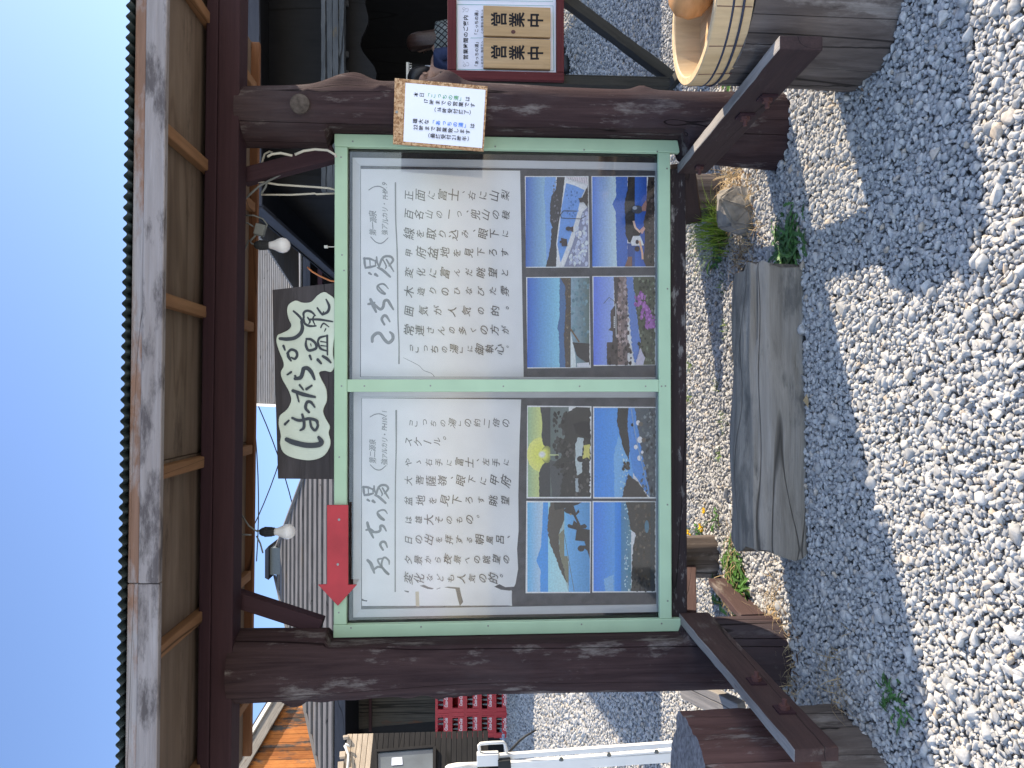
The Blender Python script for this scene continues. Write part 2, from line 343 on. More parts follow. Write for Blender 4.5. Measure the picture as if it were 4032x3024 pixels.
# ------------------------------------------------------------------ writing
_gc = {}
def glyph(ch, off=0.0):
    if (ch, off) in _gc: return _gc[(ch, off)]
    c = bpy.data.curves.new('glyph', 'FONT'); c.body = ch; c.size = 1; c.resolution_u = 3; c.offset = off
    o = bpy.data.objects.new('glyph', c); COL.objects.link(o); bpy.context.view_layer.update()
    me = bpy.data.meshes.new_from_object(o.evaluated_get(bpy.context.evaluated_depsgraph_get()))
    g = ([(v.co.x, v.co.y) for v in me.vertices], [list(p.vertices) for p in me.polygons])
    bpy.data.objects.remove(o); bpy.data.curves.remove(c); bpy.data.meshes.remove(me)
    _gc[(ch, off)] = g; return g
ROT = '「」（）ー()…'
class Ink:
    """flat lettering on a plane; pixel coordinates of the photograph, unprojected to the plane's depth"""
    def __init__(s, fn): s.fn = fn; s.b = MB(); s.k = 0
    def char(s, ch, X, Y, size, rot=0, shear=0, sx=1, sy=1, off=0.0, vert=False, mi=0):
        vs, fs = glyph(ch, off)
        if not fs: return
        s.k += 1; w = max(v[0] for v in vs)
        latin = ord(ch) < 256
        cx = .5 if not latin else w/2; cy = .38 if not latin else .36; out = []
        for x, y in vs:
            x, y = (x-cx), (y-cy)
            if vert and ch in ROT: x, y = y, -x
            if vert and ch in '。、': x += .55; y += .5
            if vert and ch in 'っ': x += .1
            x *= sx; y *= sy; x += shear*y; c_, s_ = math.cos(rot), math.sin(rot); x, y = x*c_-y*s_, x*s_+y*c_
            out.append(s.fn(X-y*size, Y-x*size, s.k))
        s.b.add(out, fs, mi)
    def stroke(s, pts, w, mi=0):
        P = [Vector(p) for p in pts]; s.k += 1
        W = w if isinstance(w, (list, tuple)) else [w*.8]+[w]*(len(P)-2)+[w*.55]
        if len(P) == 1: P = [P[0], P[0]+Vector((1, 1))]; W = [w, w]
        n = len(P); Q = []; V = []
        for i in range(n-1):
            a, b_, c, d = P[max(i-1, 0)], P[i], P[i+1], P[min(i+2, n-1)]
            for q in range(6):
                t = q/6
                Q.append(.5*((2*b_)+(c-a)*t+(2*a-5*b_+4*c-d)*t*t+(3*b_-a-3*c+d)*t**3)); V.append(W[i]+(W[i+1]-W[i])*t)
        Q.append(P[-1]); V.append(W[-1]); out = []
        for i, q in enumerate(Q):
            t = Q[min(i+1, len(Q)-1)]-Q[max(i-1, 0)]; t = t.normalized() if t.length > 1e-6 else Vector((1, 0)); nn = Vector((-t.y, t.x))*V[i]/2
            out += [s.fn(*(q+nn), s.k), s.fn(*(q-nn), s.k)]
        fs = [(2*i, 2*i+1, 2*i+3, 2*i+2) for i in range(len(Q)-1)]
        for e_, sg in ((0, -1), (len(Q)-1, 1)):       # round ends
            t = (Q[1]-Q[0]) if e_ == 0 else (Q[-1]-Q[-2]); t = t.normalized()*sg; nn = Vector((-t.y, t.x)); b0 = len(out)
            for j in range(7):
                a = math.pi*j/6; out.append(s.fn(*(Q[e_]+nn*math.cos(a)*V[e_]/2+t*math.sin(a)*V[e_]/2), s.k))
            fs.append(list(range(b0, b0+7)))
        s.b.add(out, fs, mi)
    def poly(s, pts, mi=0, col=None):
        s.k += 1; s.b.add([s.fn(x, y, s.k) for x, y in pts], [list(range(len(pts)))], mi, col)
def plane(y, step=.00006):
    return lambda X, Y, k: at(X, Y, y-step*k)
def hand(ink, text, X0, Y0, size, pitch, rnd, off=.012, mi=0, shear=.18, dy=0):
    shear += .12; X = X0
    for ch in text:
        if ch == ' ': X += pitch*.6; continue
        big = 1.0 if ord(ch) > 0x4e00 else .86
        ink.char(ch, X, Y0+rnd.uniform(-2, 2)+dy*(X-X0), size*big*rnd.uniform(.78, 1.1), rnd.uniform(-.20, .06), shear*rnd.uniform(.4, 1.3), rnd.uniform(.9, 1.08), rnd.uniform(.86, 1.02), off, True, mi)
        X += pitch*(.62 if ch in '。、「」' else 1)
# ------------------------------------------------------------------ setting: ground and loose stone
b = MB(); xs = [-60, -30, -14]+[i*.5 for i in range(-20, 21)]+[14, 30, 60]; ys = [-40, -15, -6]+[-3+i*.3 for i in range(56)]+[20, 40, 90]
b.add([(x, y, gz(x, y)-.012) for y in ys for x in xs], [(j*len(xs)+i, j*len(xs)+i+1, (j+1)*len(xs)+i+1, (j+1)*len(xs)+i) for j in range(len(ys)-1) for i in range(len(xs)-1)])
tag(b.build('gravel_ground', M['bed']), kind='structure')

def stone_field():
    protos = []
    rnd = random.Random(3)
    for k in range(14):
        bm = bmesh.new()
        sc = (rnd.uniform(.85, 1.25), rnd.uniform(.7, 1.0), rnd.uniform(.5, .8))
        for i in range(15):
            d = Vector((rnd.gauss(0, 1), rnd.gauss(0, 1), rnd.gauss(0, 1))).normalized()*rnd.uniform(.85, 1.1)
            bm.verts.new((d.x*sc[0], d.y*sc[1], d.z*sc[2]))
        bmesh.ops.convex_hull(bm, input=bm.verts[:]); bmesh.ops.delete(bm, geom=[v for v in bm.verts if not v.link_faces], context='VERTS')
        bmesh.ops.bevel(bm, geom=bm.edges[:], offset=.07, segments=1, affect='EDGES', clamp_overlap=True)
        bmesh.ops.triangulate(bm, faces=bm.faces[:]); bmesh.ops.recalc_face_normals(bm, faces=bm.faces[:])
        bm.verts.index_update()
        protos.append((np.array([v.co[:] for v in bm.verts]), np.array([[v.index for v in f.verts] for f in bm.faces]))); bm.free()
    g = np.random.default_rng(5); P = []
    def region(y0, y1, sp, rmin, rmax, keep, layers=2, big=0.0):
        for la in range(layers):
            for y in np.arange(y0, y1, sp):
                hw = .56*(y+3.0)+.15; x = np.arange(-hw, hw, sp); n = len(x)
                x = x+g.uniform(-.6, .6, n)*sp; yy = y+g.uniform(-.6, .6, n)*sp
                r = np.clip(g.lognormal(math.log((rmin+rmax)/2), .28, n), rmin, rmax*1.3)
                bg_ = g.random(n) < big; r[bg_] *= g.uniform(1.4, 2.1, bg_.sum())
                ok = np.array([keep(a, c) for a, c in zip(x, yy)], bool)
                z = np.array([gz(a, c) for a, c in zip(x, yy)])+la*.005+r*.22
                P.append(np.stack([x, yy, z, r], 1)[ok])
    region(-1.75, -.75, .0175, .0072, .0112, lambda x, y: True, 3, .035)
    region(-.75, .35, .0195, .0083, .0122, lambda x, y: True, 3, .015)
    region(.35, 1.75, .023, .0085, .013, lambda x, y: abs(x) < 2.7, 2, .008)
    region(1.75, 4.0, .031, .012, .018, lambda x, y: x/(y+3) < -.36 or .2 < x/(y+3), 1); region(4.0, 6.5, .045, .016, .024, lambda x, y: .3 < x/(y+3), 1)
    region(4.0, 11.0, .05, .019, .028, lambda x, y: x/(y+3) < -.36, 1)
    P = np.concatenate(P); rows = []
    # larger stones, thicker towards the front left
    for i in range(120):
        y = g.uniform(-1.5, -.1); x = g.uniform(-.95, .35) if g.random() < .75 else g.uniform(.3, .9)
        if g.random() < .35 and y > -.8: continue
        rows.append((x, y, .012, g.uniform(.017, .028) if y < -.7 else g.uniform(.014, .022)))
    P = np.concatenate([P, np.array(rows)]); n = len(P); which = g.integers(0, len(protos), n)
    V = []; F = []; base = 0
    for k, (pv, pf) in enumerate(protos):
        Q = P[which == k]; m = len(Q); a = g.uniform(0, 6.283, m); t = g.normal(0, .45, m)
        ca, sa, ct, st_ = np.cos(a), np.sin(a), np.cos(t), np.sin(t)
        Rm = np.zeros((m, 3, 3)); Rm[:, 0, 0] = ca; Rm[:, 0, 1] = -sa*ct; Rm[:, 0, 2] = sa*st_; Rm[:, 1, 0] = sa; Rm[:, 1, 1] = ca*ct; Rm[:, 1, 2] = -ca*st_; Rm[:, 2, 1] = st_; Rm[:, 2, 2] = ct
        s3 = Q[:, 3][:, None, None]*g.uniform(.85, 1.15, (m, 1, 3))
        vv = np.einsum('mij,mvj->mvi', Rm, pv[None]*s3)+Q[:, None, :3]
        V.append(vv.reshape(-1, 3)); F.append((pf[None]+(np.arange(m)*len(pv))[:, None, None]+base).reshape(-1, 3)); base += m*len(pv)
    V = np.concatenate(V); F = np.concatenate(F)
    me = bpy.data.meshes.new('loose_stone'); me.vertices.add(len(V)); me.vertices.foreach_set('co', V.astype(np.float32).ravel())
    me.loops.add(F.size); me.loops.foreach_set('vertex_index', F.astype(np.int32).ravel()); me.polygons.add(len(F))
    me.polygons.foreach_set('loop_start', np.arange(0, F.size, 3, dtype=np.int32)); me.update(calc_edges=True)
    me.materials.append(M['stone']); o = bpy.data.objects.new('loose_stone', me); COL.objects.link(o)
    tag(o, 'pale grey crushed stone spread loose over the whole forecourt', 'gravel', kind='stuff')
    print('stones', n, 'tris', len(F))
stone_field()

# ------------------------------------------------------------------ the roofed sign stand
FX0, FX1, FZ0, FZ1 = -.983, .976, .402, 1.768       # outer edges of the green frame
sh = thing('sign_shelter', (0, 0, 0), 'roofed sign stand of two knotty maroon log posts under a flat corrugated roof', 'sign stand')
def log_post(name, cx, cy, rad, bumps, zs, clampx, mat, seed, label):
    rnd = random.Random(seed); ph = [rnd.uniform(0, 6.28) for _ in range(9)]; nz, ns = 120, 72
    b = MB(); vs = []
    for i in range(nz+1):
        z = zs[0]+(zs[1]-zs[0])*i/nz; t = i/nz
        r0 = np.interp(z, [p[0] for p in rad], [p[1] for p in rad]); ccx = cx(z)
        for k in range(ns):
            a = 2*math.pi*k/ns
            r = r0*(1+.022*math.sin(2*a+ph[0]+z)+.014*math.sin(3*a+ph[1]-2*z)+.010*math.sin(5*z+ph[2]+a)+.006*math.sin(11*z+3*a+ph[3])+.005*math.sin(9*a+ph[4]+.6*z))
            for (bz, ba, am, sz, sa, flat) in bumps:
                da = (a-ba+math.pi) % (2*math.pi)-math.pi; q = (abs(z-bz)/sz)**2+(abs(da)/sa)**2
                r += am*(math.exp(-q*q*.8) if flat else math.exp(-q))
            x, y = ccx+r*math.cos(a), cy+r*math.sin(a)
            if clampx is not None and FZ0-.0 < z < FZ1+.01:
                x = min(x, clampx) if clampx < 0 else max(x, clampx)
            vs.append((x, y, z))
    b.add(vs, [(i*ns+k, i*ns+(k+1) % ns, (i+1)*ns+(k+1) % ns, (i+1)*ns+k) for i in range(nz) for k in range(ns)]+[list(range(ns-1, -1, -1)), [nz*ns+k for k in range(ns)]])
    o = b.build(name, mat, sh, smooth=True); o.data.set_sharp_from_angle(angle=R(50)); o['label'] = label
    return o
rp = log_post('post', lambda z: np.interp(z, [0, .6, 1.4, 2.15], [1.012, 1.03, 1.055, 1.028]), -.015,
    [(0, .150), (.35, .132), (.9, .122), (1.4, .124), (1.75, .118), (2.15, .112)],
    [(1.72, -.12, .038, .085, .55, 0), (1.66, -.05, .016, .05, .3, 0), (1.87, R(-96), .014, .036, .30, 1), (1.85, R(-62), .010, .02, .13, 0), (1.575, R(-58), .013, .024, .14, 0), (1.325, -.28, .040, .05, .32, 0),
     (1.08, R(-70), .006, .02, .12, 0), (.565, -.2, .018, .04, .3, 0), (.47, R(-100), .008, .05, .3, 0), (.2, R(-140), .02, .1, .4, 0)],
    (-.06, 2.118), .979, M['post'], 3, 'straighter log post with a big swelling and a sawn branch stub, stained maroon')
lp = log_post('post', lambda z: np.interp(z, [0, 1, 2.15], [-1.07, -1.072, -1.078]), -.012,
    [(0, .136), (.7, .13), (1.4, .126), (2.15, .139)],
    [(1.905, math.pi+.25, .022, .034, .22, 1), (1.80, math.pi+.1, .012, .05, .3, 0), (1.68, math.pi+.1, .008, .05, .3, 0), (1.475, math.pi, .017, .04, .3, 0), (1.36, math.pi+.1, .022, .034, .25, 0), (1.30, math.pi, .018, .03, .25, 0), (1.24, math.pi, .014, .03, .25, 0),
     (1.82, R(-100), .007, .02, .14, 0), (1.52, R(-75), .006, .02, .14, 0), (.85, R(-100), .007, .02, .15, 0), (.79, R(-95), .006, .02, .15, 0)],
    (-.06, 2.135), -.986, M['post'], 8, 'even log post with small knots down its outer side, stained dark maroon')
# stub end on the right post
p = Vector((1.05+.137*math.cos(R(-96)), -.015+.137*math.sin(R(-96)), 1.87))
bb = MB(); bb.lathe([(.036, -.012), (.036, 0), (.030, .003), (.001, .004)], (0, 0, 0), 28)
o = bb.build('branch_stub', plain('cut_branch_face', (.085, .07, .06), .9, .1, var=.4, scale=50, bump=.6), None, smooth='auto')
mt = Vector((math.cos(R(-96)), math.sin(R(-96)), 0)).to_track_quat('Z', 'Y').to_matrix().to_4x4(); mt.translation = p; o.matrix_basis = mt; put(o, rp)
# main beam in two steps
timber('beam', (-1.9, -.068, 2.147), (1.52, -.068, 2.147), .108, .078, M['maroon'], sh)
timber('beam_plate', (-1.9, -.062, 2.2085), (1.53, -.062, 2.2085), .125, .043, M['maroon'], sh)
timber('rear_beam', (-1.68, .545, 2.25), (1.573, .545, 2.25), .03, .072, M['pinedark'], sh)
# roof: rafters, boards, fascia, corrugated sheet
for x in (-1.42, -.86, -.29, .265, .81, 1.36):
    timber('rafter', (x, -.575, 2.231), (x, .525, 2.238), .042, .034, M['pine'], sh)
for x0, x1 in ((-1.69, -.26), (-.258, 1.575)):
    timber('roof_board', (x0, -.02, 2.2555), (x1, -.02, 2.2555), 1.1, .012, M['ply'], sh)
for x0, x1 in ((-1.75, -.62), (-.618, 1.575)):
    timber('fascia_board', (x0, -.590, 2.2175), (x1, -.590, 2.2175), .026, .063, M['fascia_grey'], sh)
    timber('fascia_trim', (x0, -.586, 2.2665), (x1, -.586, 2.2665), .022, .034, M['fascia'], sh)
b = MB(); n = 840; vs = []
for (y, z) in ((-.625, 2.294), (-.3, 2.297), (.62, 2.305)):
    for i in range(n+1):
        x = -1.76+3.36*i/n; w = .0062*math.sin(2*math.pi*(x/.0325)); vs.append((x, y, z+w))
m1 = n+1
vs += [(v[0], v[1], v[2]-.0012) for v in vs[:3*m1]]
fs = [(j*m1+i, j*m1+i+1, (j+1)*m1+i+1, (j+1)*m1+i) for j in range(2) for i in range(n)]
fs += [(3*m1+f[3], 3*m1+f[2], 3*m1+f[1], 3*m1+f[0]) for f in fs]
fs += [(i, 3*m1+i, 3*m1+i+1, i+1) for i in range(n)]
b.add(vs, fs); b.build('roof_sheet', M['tin'], sh, smooth=False)
b = MB(); b.box2((-1.70, -.575, 2.2625), (1.577, .58, 2.2875)); b.build('roof_batten', M['maroon'], sh)
# little knee braces under the beam
timber('knee_brace', at(958, 700, .03), at(1318, 606, .03), .06, .062, M['maroon'], sh, up=(0, 1, 0))
timber('knee_brace', at(930, 2352, .02), at(1268, 2462, .02), .06, .062, M['maroon'], sh, up=(0, 1, 0))
# the whole roof hangs a little lower on the right
for o in list(sh.children):
    if o.name.split('.')[0] in ('beam', 'beam_plate', 'rear_beam', 'rafter', 'roof_board', 'fascia_board', 'fascia_trim', 'roof_sheet', 'roof_batten'):
        o.matrix_basis = Matrix.Translation((0, 0, 2.2)) @ Matrix.Rotation(.0085, 4, 'Y') @ Matrix.Translation((0, 0, -2.2)) @ o.matrix_basis
# bottom rail and its flaking paint
timber('bottom_rail', (-.93, .045, .404), (.868, .045, .404), .055, .068, M['rail'], sh)
# stakes and raking braces
def stake(name, c, half, h, seed, mats, lab, rnds=.35, nz=26, a0=0):
    rnd = random.Random(seed); b = MB(); ns = 88; vs = []; grv = [rnd.uniform(0, 6.28) for _ in range(11)]; ph = [rnd.uniform(0, 6.28) for _ in range(8)]
    for i in range(nz+1):
        z = -.05+(h+.05)*i/nz; t = i/nz
        for k in range(ns):
            gr = sum(.045*math.exp(-(((2*math.pi*k/ns+.4-ga+.08*math.sin(5*z+ga)+math.pi) % (2*math.pi)-math.pi)/.06)**2) for ga in grv)
            a = 2*math.pi*k/ns+.4; ca, sa = math.cos(a), math.sin(a); ua, va = math.cos(a-a0), math.sin(a-a0); q = (abs(ua)**(2/rnds)+abs(va)**(2/rnds))**(-rnds/2)
            r = half*q*(1+.06*(1-t))*(1+.018*math.sin(3*a+ph[0]+2*z)+.02*math.sin(7*a+ph[1])+.012*math.sin(13*a+ph[2]+3*z)+rnd.uniform(-.006, .006)-gr)
            vs.append((c[0]+r*ca, c[1]+r*sa, z+(.012*math.sin(2*a+ph[3]) if i == nz else 0)))
    b.add(vs, [(i*ns+k, i*ns+(k+1) % ns, (i+1)*ns+(k+1) % ns, (i+1)*ns+k) for i in range(nz) for k in range(ns)])
    for j, f in enumerate(b.f): b.m[j] = 1 if (mats[1] is not mats[0] and j//ns > nz*.42) else 0
    top = [nz*ns+k for k in range(ns)]; b.add([], []); b.f.append(top); b.m.append(2); b.c.append(None)
    o = b.build(name, mats, sh, smooth=True); o.data.set_sharp_from_angle(angle=R(35)); o['label'] = lab; return o
stake('support_stake', (1.14, -.70), .205, .442, 4, [M['stake'], M['stake'], M['endgrain']], 'thick round grey stake carrying the wooden tub', rnds=.9)
stake('support_stake', (-1.285, -.62), .180, .55, 9, [M['stake'], M['stake_red'], M['endgrain']], 'thick squared stake, red above and bare grey below', rnds=.22, a0=-.12)
br = timber('raking_brace', (.868, .02, .345), (.897, -1.03, .362), .038, .118, M['brace_dark'], sh, rough=.0015, topmat=M['greywood'])
br['label'] = 'dark brace bolted to the stake below the tub'
bl = timber('raking_brace', (-.935, .02, .345), (-.997, -1.02, .325), .038, .122, M['brace'], sh, rough=.0015, topmat=M['greywood'])
bl['label'] = 'maroon brace with two plated bolts on the red stake'
def bolt(p, nrm, parent, plate=.05, mat=None):
    mt = Vector(nrm).to_track_quat('Z', 'Y').to_matrix().to_4x4(); mt.translation = Vector(p)
    b = MB(); b.box((0, 0, .003), (plate, plate, .006)); pt_ = b.build('washer_plate', M['maroon'], None); pt_.matrix_basis = mt; put(pt_, parent); b = MB(); b.lathe([(.016, .006), (.016, .017)], (0, 0, 0), 6); b.lathe([(.007, .017), (.007, .034)], (0, 0, 0), 10)
    o = b.build('bolt', M['rust'], None); o.matrix_basis = mt; return put(o, parent)
bolt((-.954, -.62, .335), (1, -.06, 0), bl); bolt((-.9655, -.81, .325), (1, -.06, 0), bl)
bolt((.8645, -.585, .35), (-1, 0, 0), br); bolt((.8685, -.73, .335), (-1, 0, 0), br); bolt((.8515, -.08, .345), (-1, 0, 0), br, .03)
# rear braces and stakes
def stub(c, r, h, seed, lab):
    o = stake('rear_stake', c, r, h, seed, [M['stake'], M['stake'], M['endgrain']], lab, rnds=.9, nz=14); return o
timber('rear_brace', (-.945, .10, .36), (-.90, .78, .155), .04, .10, M['brace'], sh, rough=.0015)
timber('rear_brace', (.90, .10, .36), (.80, .62, .17), .04, .10, M['brace_dark'], sh, rough=.0015)
stub((-.86, .80), .10, .25, 21, 'short round grey stake behind the left post'); stub((.93, .70), .105, .30, 22, 'short round grey stake behind the right post')
timber('ground_plank', (-.97, .11, .06), (-.93, .56, .05), .03, .12, M['brace'], sh, rough=.003)
timber('side_brace', at(2690, 2700, .30), at(2925, 2815, -.05), .10, .04, M['greywood'], sh, up=(0, 1, 0), rough=.002)

# ------------------------------------------------------------------ the notice board
nb = thing('notice_board', (0, 0, FZ0), 'mint green framed double notice board with handwritten posters and eight photographs', 'notice board')
BW = .0495
def bar(x0, x1, z0, z1, y0=-.006, y1=.022, name='frame_bar'):
    if x1-x0 > z1-z0: return timber(name, (x0, (y0+y1)/2, (z0+z1)/2), (x1, (y0+y1)/2, (z0+z1)/2), y1-y0, z1-z0, M['green'], nb, bev=.0025)
    o = timber(name, ((x0+x1)/2, (y0+y1)/2, z0), ((x0+x1)/2, (y0+y1)/2, z1), x1-x0, y1-y0, M['green'], nb, up=(0, 1, 0), bev=.0025); return o
# stiles run past the bottom rail, rails sit between them
lst = bar(FX0, FX0+BW, FZ0, FZ1); rst = bar(FX1-BW, FX1, FZ0, FZ1); zb = at(2677, 1500, 0).z+.036; zt = at(1322, 1500, 0).z
zr1 = at(2594, 1500, 0).z; zr0 = at(2641, 1500, 0).z; zt0 = at(1367, 1500, 0).z
top = bar(FX0+BW+.0005, FX1-BW-.0005, zt0, FZ1-.001, -.004, .02); bot = bar(FX0+BW+.0005, FX1-BW-.0005, zr0, zr1, -.004, .02)
cx0, cx1 = at(2000, 1543, 0).x, at(2000, 1494, 0).x
mid = bar(cx0, cx1, zr1+.0005, zt0-.0005, -.0045, .019)
def screw(p, parent, r=.0035):
    b = MB(); b.lathe([(r, 0), (r, .0012), (r*.4, .0016)], (0, 0, 0), 10); o = b.build('screw', M['screw'], None)
    mt = Matrix.Rotation(R(90), 4, 'X'); mt.translation = Vector(p); o.matrix_basis = mt; put(o, parent)
for par, pts, yy in ((rst, [(1389, 557), (1950, 577), (2300, 590), (2588, 597)], -.006), (lst, [(1382, 2472), (1658, 2468), (1922, 2464), (2290, 2458), (2605, 2455)], -.006),
        (top, [(1343, 619), (1347, 1004), (1355, 1065), (1345, 1520), (1334, 2412), (1336, 1800)], -.004), (bot, [(2626, 664), (2628, 1137), (2605, 1521), (2620, 1520), (2628, 1987), (2629, 2366)], -.004),
        (mid, [(1435, 1520), (1695, 1519), (1982, 1521), (2282, 1521), (2542, 1521)], -.0045)):
    for X, Y in pts: screw(at(X, Y, yy)+Vector((0, 0.0002, 0)), par)
# the case behind: lining, two poster frames, backing, acrylic
b = MB(); ix0, ix1, iz0, iz1 = FX0+.004, FX1-.004, zr0+.004, FZ1-.006
for a, c in (((ix0, .0225, iz0), (ix0+.035, .10, iz1)), ((ix1-.035, .0225, iz0), (ix1, .10, iz1)), ((ix0+.0355, .0225, iz1-.03), (ix1-.0355, .10, iz1)), ((ix0+.0355, .0225, iz0), (ix1-.0355, .10, iz0+.03)), ((ix0+.0355, .0905, iz0+.0305), (ix1-.0355, .10, iz1-.0305))): b.box2(a, c)
b.build('case', M['boxside'], nb)
PY = .072
panels = {}
for nm, (Xa, Xb, Ya, Yb) in dict(right=(1419, 2581, 1485, 663), left=(1423, 2583, 2388, 1566)).items():
    A = at(Xa, (Ya+Yb)/2, PY); B_ = at(Xb, (Ya+Yb)/2, PY); xl = at(2000, Ya, PY).x; xr = at(2000, Yb, PY).x
    zt_, zb_ = A.z, B_.z
    b = MB(); b.box2((xl-.008, PY+.0005, zb_-.008), (xr+.008, PY+.006, zt_+.008)); bk = b.build('backing_panel', M['backing'], nb)
    bk['label'] = 'grey backing of the %s poster frame' % ('right-hand' if nm == 'right' else 'left-hand')
    # moulding: a sloping strip and a thin raised lip
    b = MB(); o_ = .032
    def ring(inn, out, yi, yo):
        q = [(xl-inn, zb_-inn), (xr+inn, zb_-inn), (xr+inn, zt_+inn), (xl-inn, zt_+inn)]; w = [(xl-out, zb_-out), (xr+out, zb_-out), (xr+out, zt_+out), (xl-out, zt_+out)]
        b.add([(x, yi, z) for x, z in q]+[(x, yo, z) for x, z in w], [(i, (i+1) % 4, 4+(i+1) % 4, 4+i) for i in range(4)])
    ring(0, 0.004, PY-.006, PY-.006); ring(.004, .0045, PY-.006, PY-.002); ring(.0045, .03, PY-.002, PY-.010); ring(.03, o_, PY-.010, PY+.002); ring(0, .0001, PY, PY-.006)
    b.build('poster_frame', M['alu'], bk)
    panels[nm] = (xl, xr, zb_, zt_, bk)
for x0, x1 in ((FX0+.042, cx0+.02), (cx1-.02, FX1-.042)):
    b = MB(); b.box2((x0, .026, iz0+.032), (x1, .029, iz1-.032)); b.build('acrylic_pane', M['acrylic'], nb)
# paper sheets
YS = PY-.0008
for nm, pts in dict(right=[(1421, 1483), (1421, 665), (2048, 672), (2062, 1484)],
        left=[(1425, 2386), (1425, 1568), (2052, 1573), (2046, 1720), (2041, 1950), (2042, 2090), (2036, 2160), (2040, 2240), (2030, 2298), (2024, 2310), (1990, 2312), (1966, 2300), (1946, 2310), (1972, 2322), (2016, 2327), (2013, 2384)]).items():
    b = MB(); q = [at(X, Y, YS) for X, Y in pts]; b.prism(q, (0, .0006, 0)); bk = panels[nm][4]
    o = b.build('paper_sheet', M['paper'], nb); o['label'] = 'handwritten sheet on the %s side of the board' % nm
    panels[nm] += (o,)
rnd = random.Random(12)
# right-hand text
I = Ink(plane(YS-.0004)); zq = lambda ox, oy: (lambda pts: [(ox+x/2.765, oy+y/2.765) for x, y in pts])
z2 = zq(1300, 1000); z1 = zq(1300, 500); z3 = zq(1300, 1500); z4 = zq(1300, 1950)
for Yc, tx in ((769, '正面に富士、右に山梨'), (845, '百名山の一つ、兜山の稜'), (920, '線を取り込み、眼下に'), (994, '甲府盆地を見下ろす'), (1073, '変化に富んだ眺望と'), (1146, '木造りのひなびた雰'), (1224, '囲気が人気の的。'), (1300, '常連さんの多くの方が'), (1374, '「こっちの湯」に御執心。')):
    hand(I, tx, 1610, Yc, 44 if len(tx) < 11 else 41, 396/(len(tx)-(.4 if '。' in tx or '、' in tx else 0)-(.7 if '「' in tx else 0)-.6), rnd, .004)
I.b.build('lettering', M['ink'], panels['right'][5])
G = Ink(plane(YS-.0003))
w = lambda v: v/2.765
def yu(G, f):       # the big 湯, given a map from the right-hand title
    for pts, wd in (([(425, 208), (448, 222)], 34), ([(492, 222), (515, 240)], 42), ([(652, 248), (600, 200), (560, 168), (515, 148)], 30), ([(372, 45), (376, 100), (384, 155)], 28), ([(366, 48), (430, 52), (492, 78)], 26),
            ([(386, 150), (440, 142), (497, 128)], 28), ([(432, 62), (436, 140)], 18), ([(492, 70), (495, 130)], 22), ([(506, 34), (512, 90), (540, 160)], 22), ([(530, 150), (560, 60), (600, 26), (660, 30), (684, 70), (640, 130)], 26),
            ([(575, 62), (610, 130), (600, 160)], 18), ([(612, 60), (655, 130), (692, 190)], 22)):
        G.stroke([f(p) for p in pts], w(wd))
f2 = lambda p: (1300+p[0]/2.765, 1000+p[1]/2.765)
for pts, wd in (([(458, 955), (462, 905), (500, 866), (545, 868), (590, 930), (635, 966), (680, 930), (680, 880), (650, 850)], 36), ([(590, 768), (562, 712), (585, 672), (615, 680), (650, 738)], 30),
        ([(415, 545), (450, 540), (485, 528)], 30), ([(440, 495), (468, 560), (500, 632)], 40), ([(478, 545), (540, 600), (575, 580), (590, 515), (625, 505), (655, 550), (688, 605)], 32),
        ([(525, 355), (560, 395), (600, 435), (560, 425), (518, 385), (515, 350), (550, 328), (590, 332), (634, 378)], 20)): G.stroke([f2(p) for p in pts], w(wd))
yu(G, f2)
G.stroke([(1557, 720), (1558, 860), (1564, 1000), (1567, 1250), (1571, 1350), (1571, 1431)], [6, 5, 5, 5, 4.5, 6])
def row(G, text, X, Y0, size, pitch, off=.004):
    Y = Y0
    for ch in text:
        G.char(ch, X+rnd.uniform(-2, 2), Y, size*rnd.uniform(.9, 1.08), rnd.uniform(-.08, .08), .22, rnd.uniform(.8, .95), 1, off); Y -= pitch*(.62 if ord(ch) < 256 else 1)
row(G, '第一源泉', 1468, 914, 31, 24); row(G, '強アルカリ・PH9.9', 1515, 915, 28, 22.5)
def par(G, X0, X1, Y, bulge): G.stroke([(X0, Y), (X0+(X1-X0)*.3, Y+bulge*.85), (X0+(X1-X0)*.65, Y+bulge), (X1, Y+bulge*.15)], [3, 3.5, 4, 2.5])
par(G, 1460, 1528, 933, 24); par(G, 1452, 1518, 748, -14)
G.b.build('title_lettering', M['inkgrey'], panels['right'][5])
# hairline crease
K = Ink(plane(YS-.00025)); K.stroke([(1588, 1408), (1614, 1421), (1650, 1440), (1668, 1458), (1698, 1470), (1710, 1483)], [1, 1.6, 1.6, 1.4, 1.8, 1.6]); K.b.build('crease', M['backing'], panels['right'][5])
# left-hand text
I = Ink(plane(YS-.0004))
for Yc, tx in ((1666, '「こっちの湯」の約二倍の'), (1739, 'スケール。'), (1820, 'やゝ右手に富士、左手に'), (1892, '大菩薩嶺、眼下に甲府'), (1970, '盆地を見下ろす眺望'), (2046, 'は雄大そのもの。'), (2125, '日の出を拝する朝風呂、'), (2203, '夕景から夜景への眺望の'), (2276, '変化なども人気の的。')):
    ln = dict(スケール=150).get(tx[:-1], 0) or (280 if tx.startswith('は雄') else 375 if tx.endswith('的。') else 400)
    hand(I, tx, 1608, Yc, 42 if len(tx) < 11 else 40, ln/(len(tx)-(.4 if '。' in tx or '、' in tx else 0)-(.7 if '「' in tx else 0)-.6), rnd, .003)
I.b.build('lettering', M['ink'], panels['left'][5])
G = Ink(plane(YS-.0003)); f4 = lambda p: (1300+p[0]/2.765, 1950+p[1]/2.765)
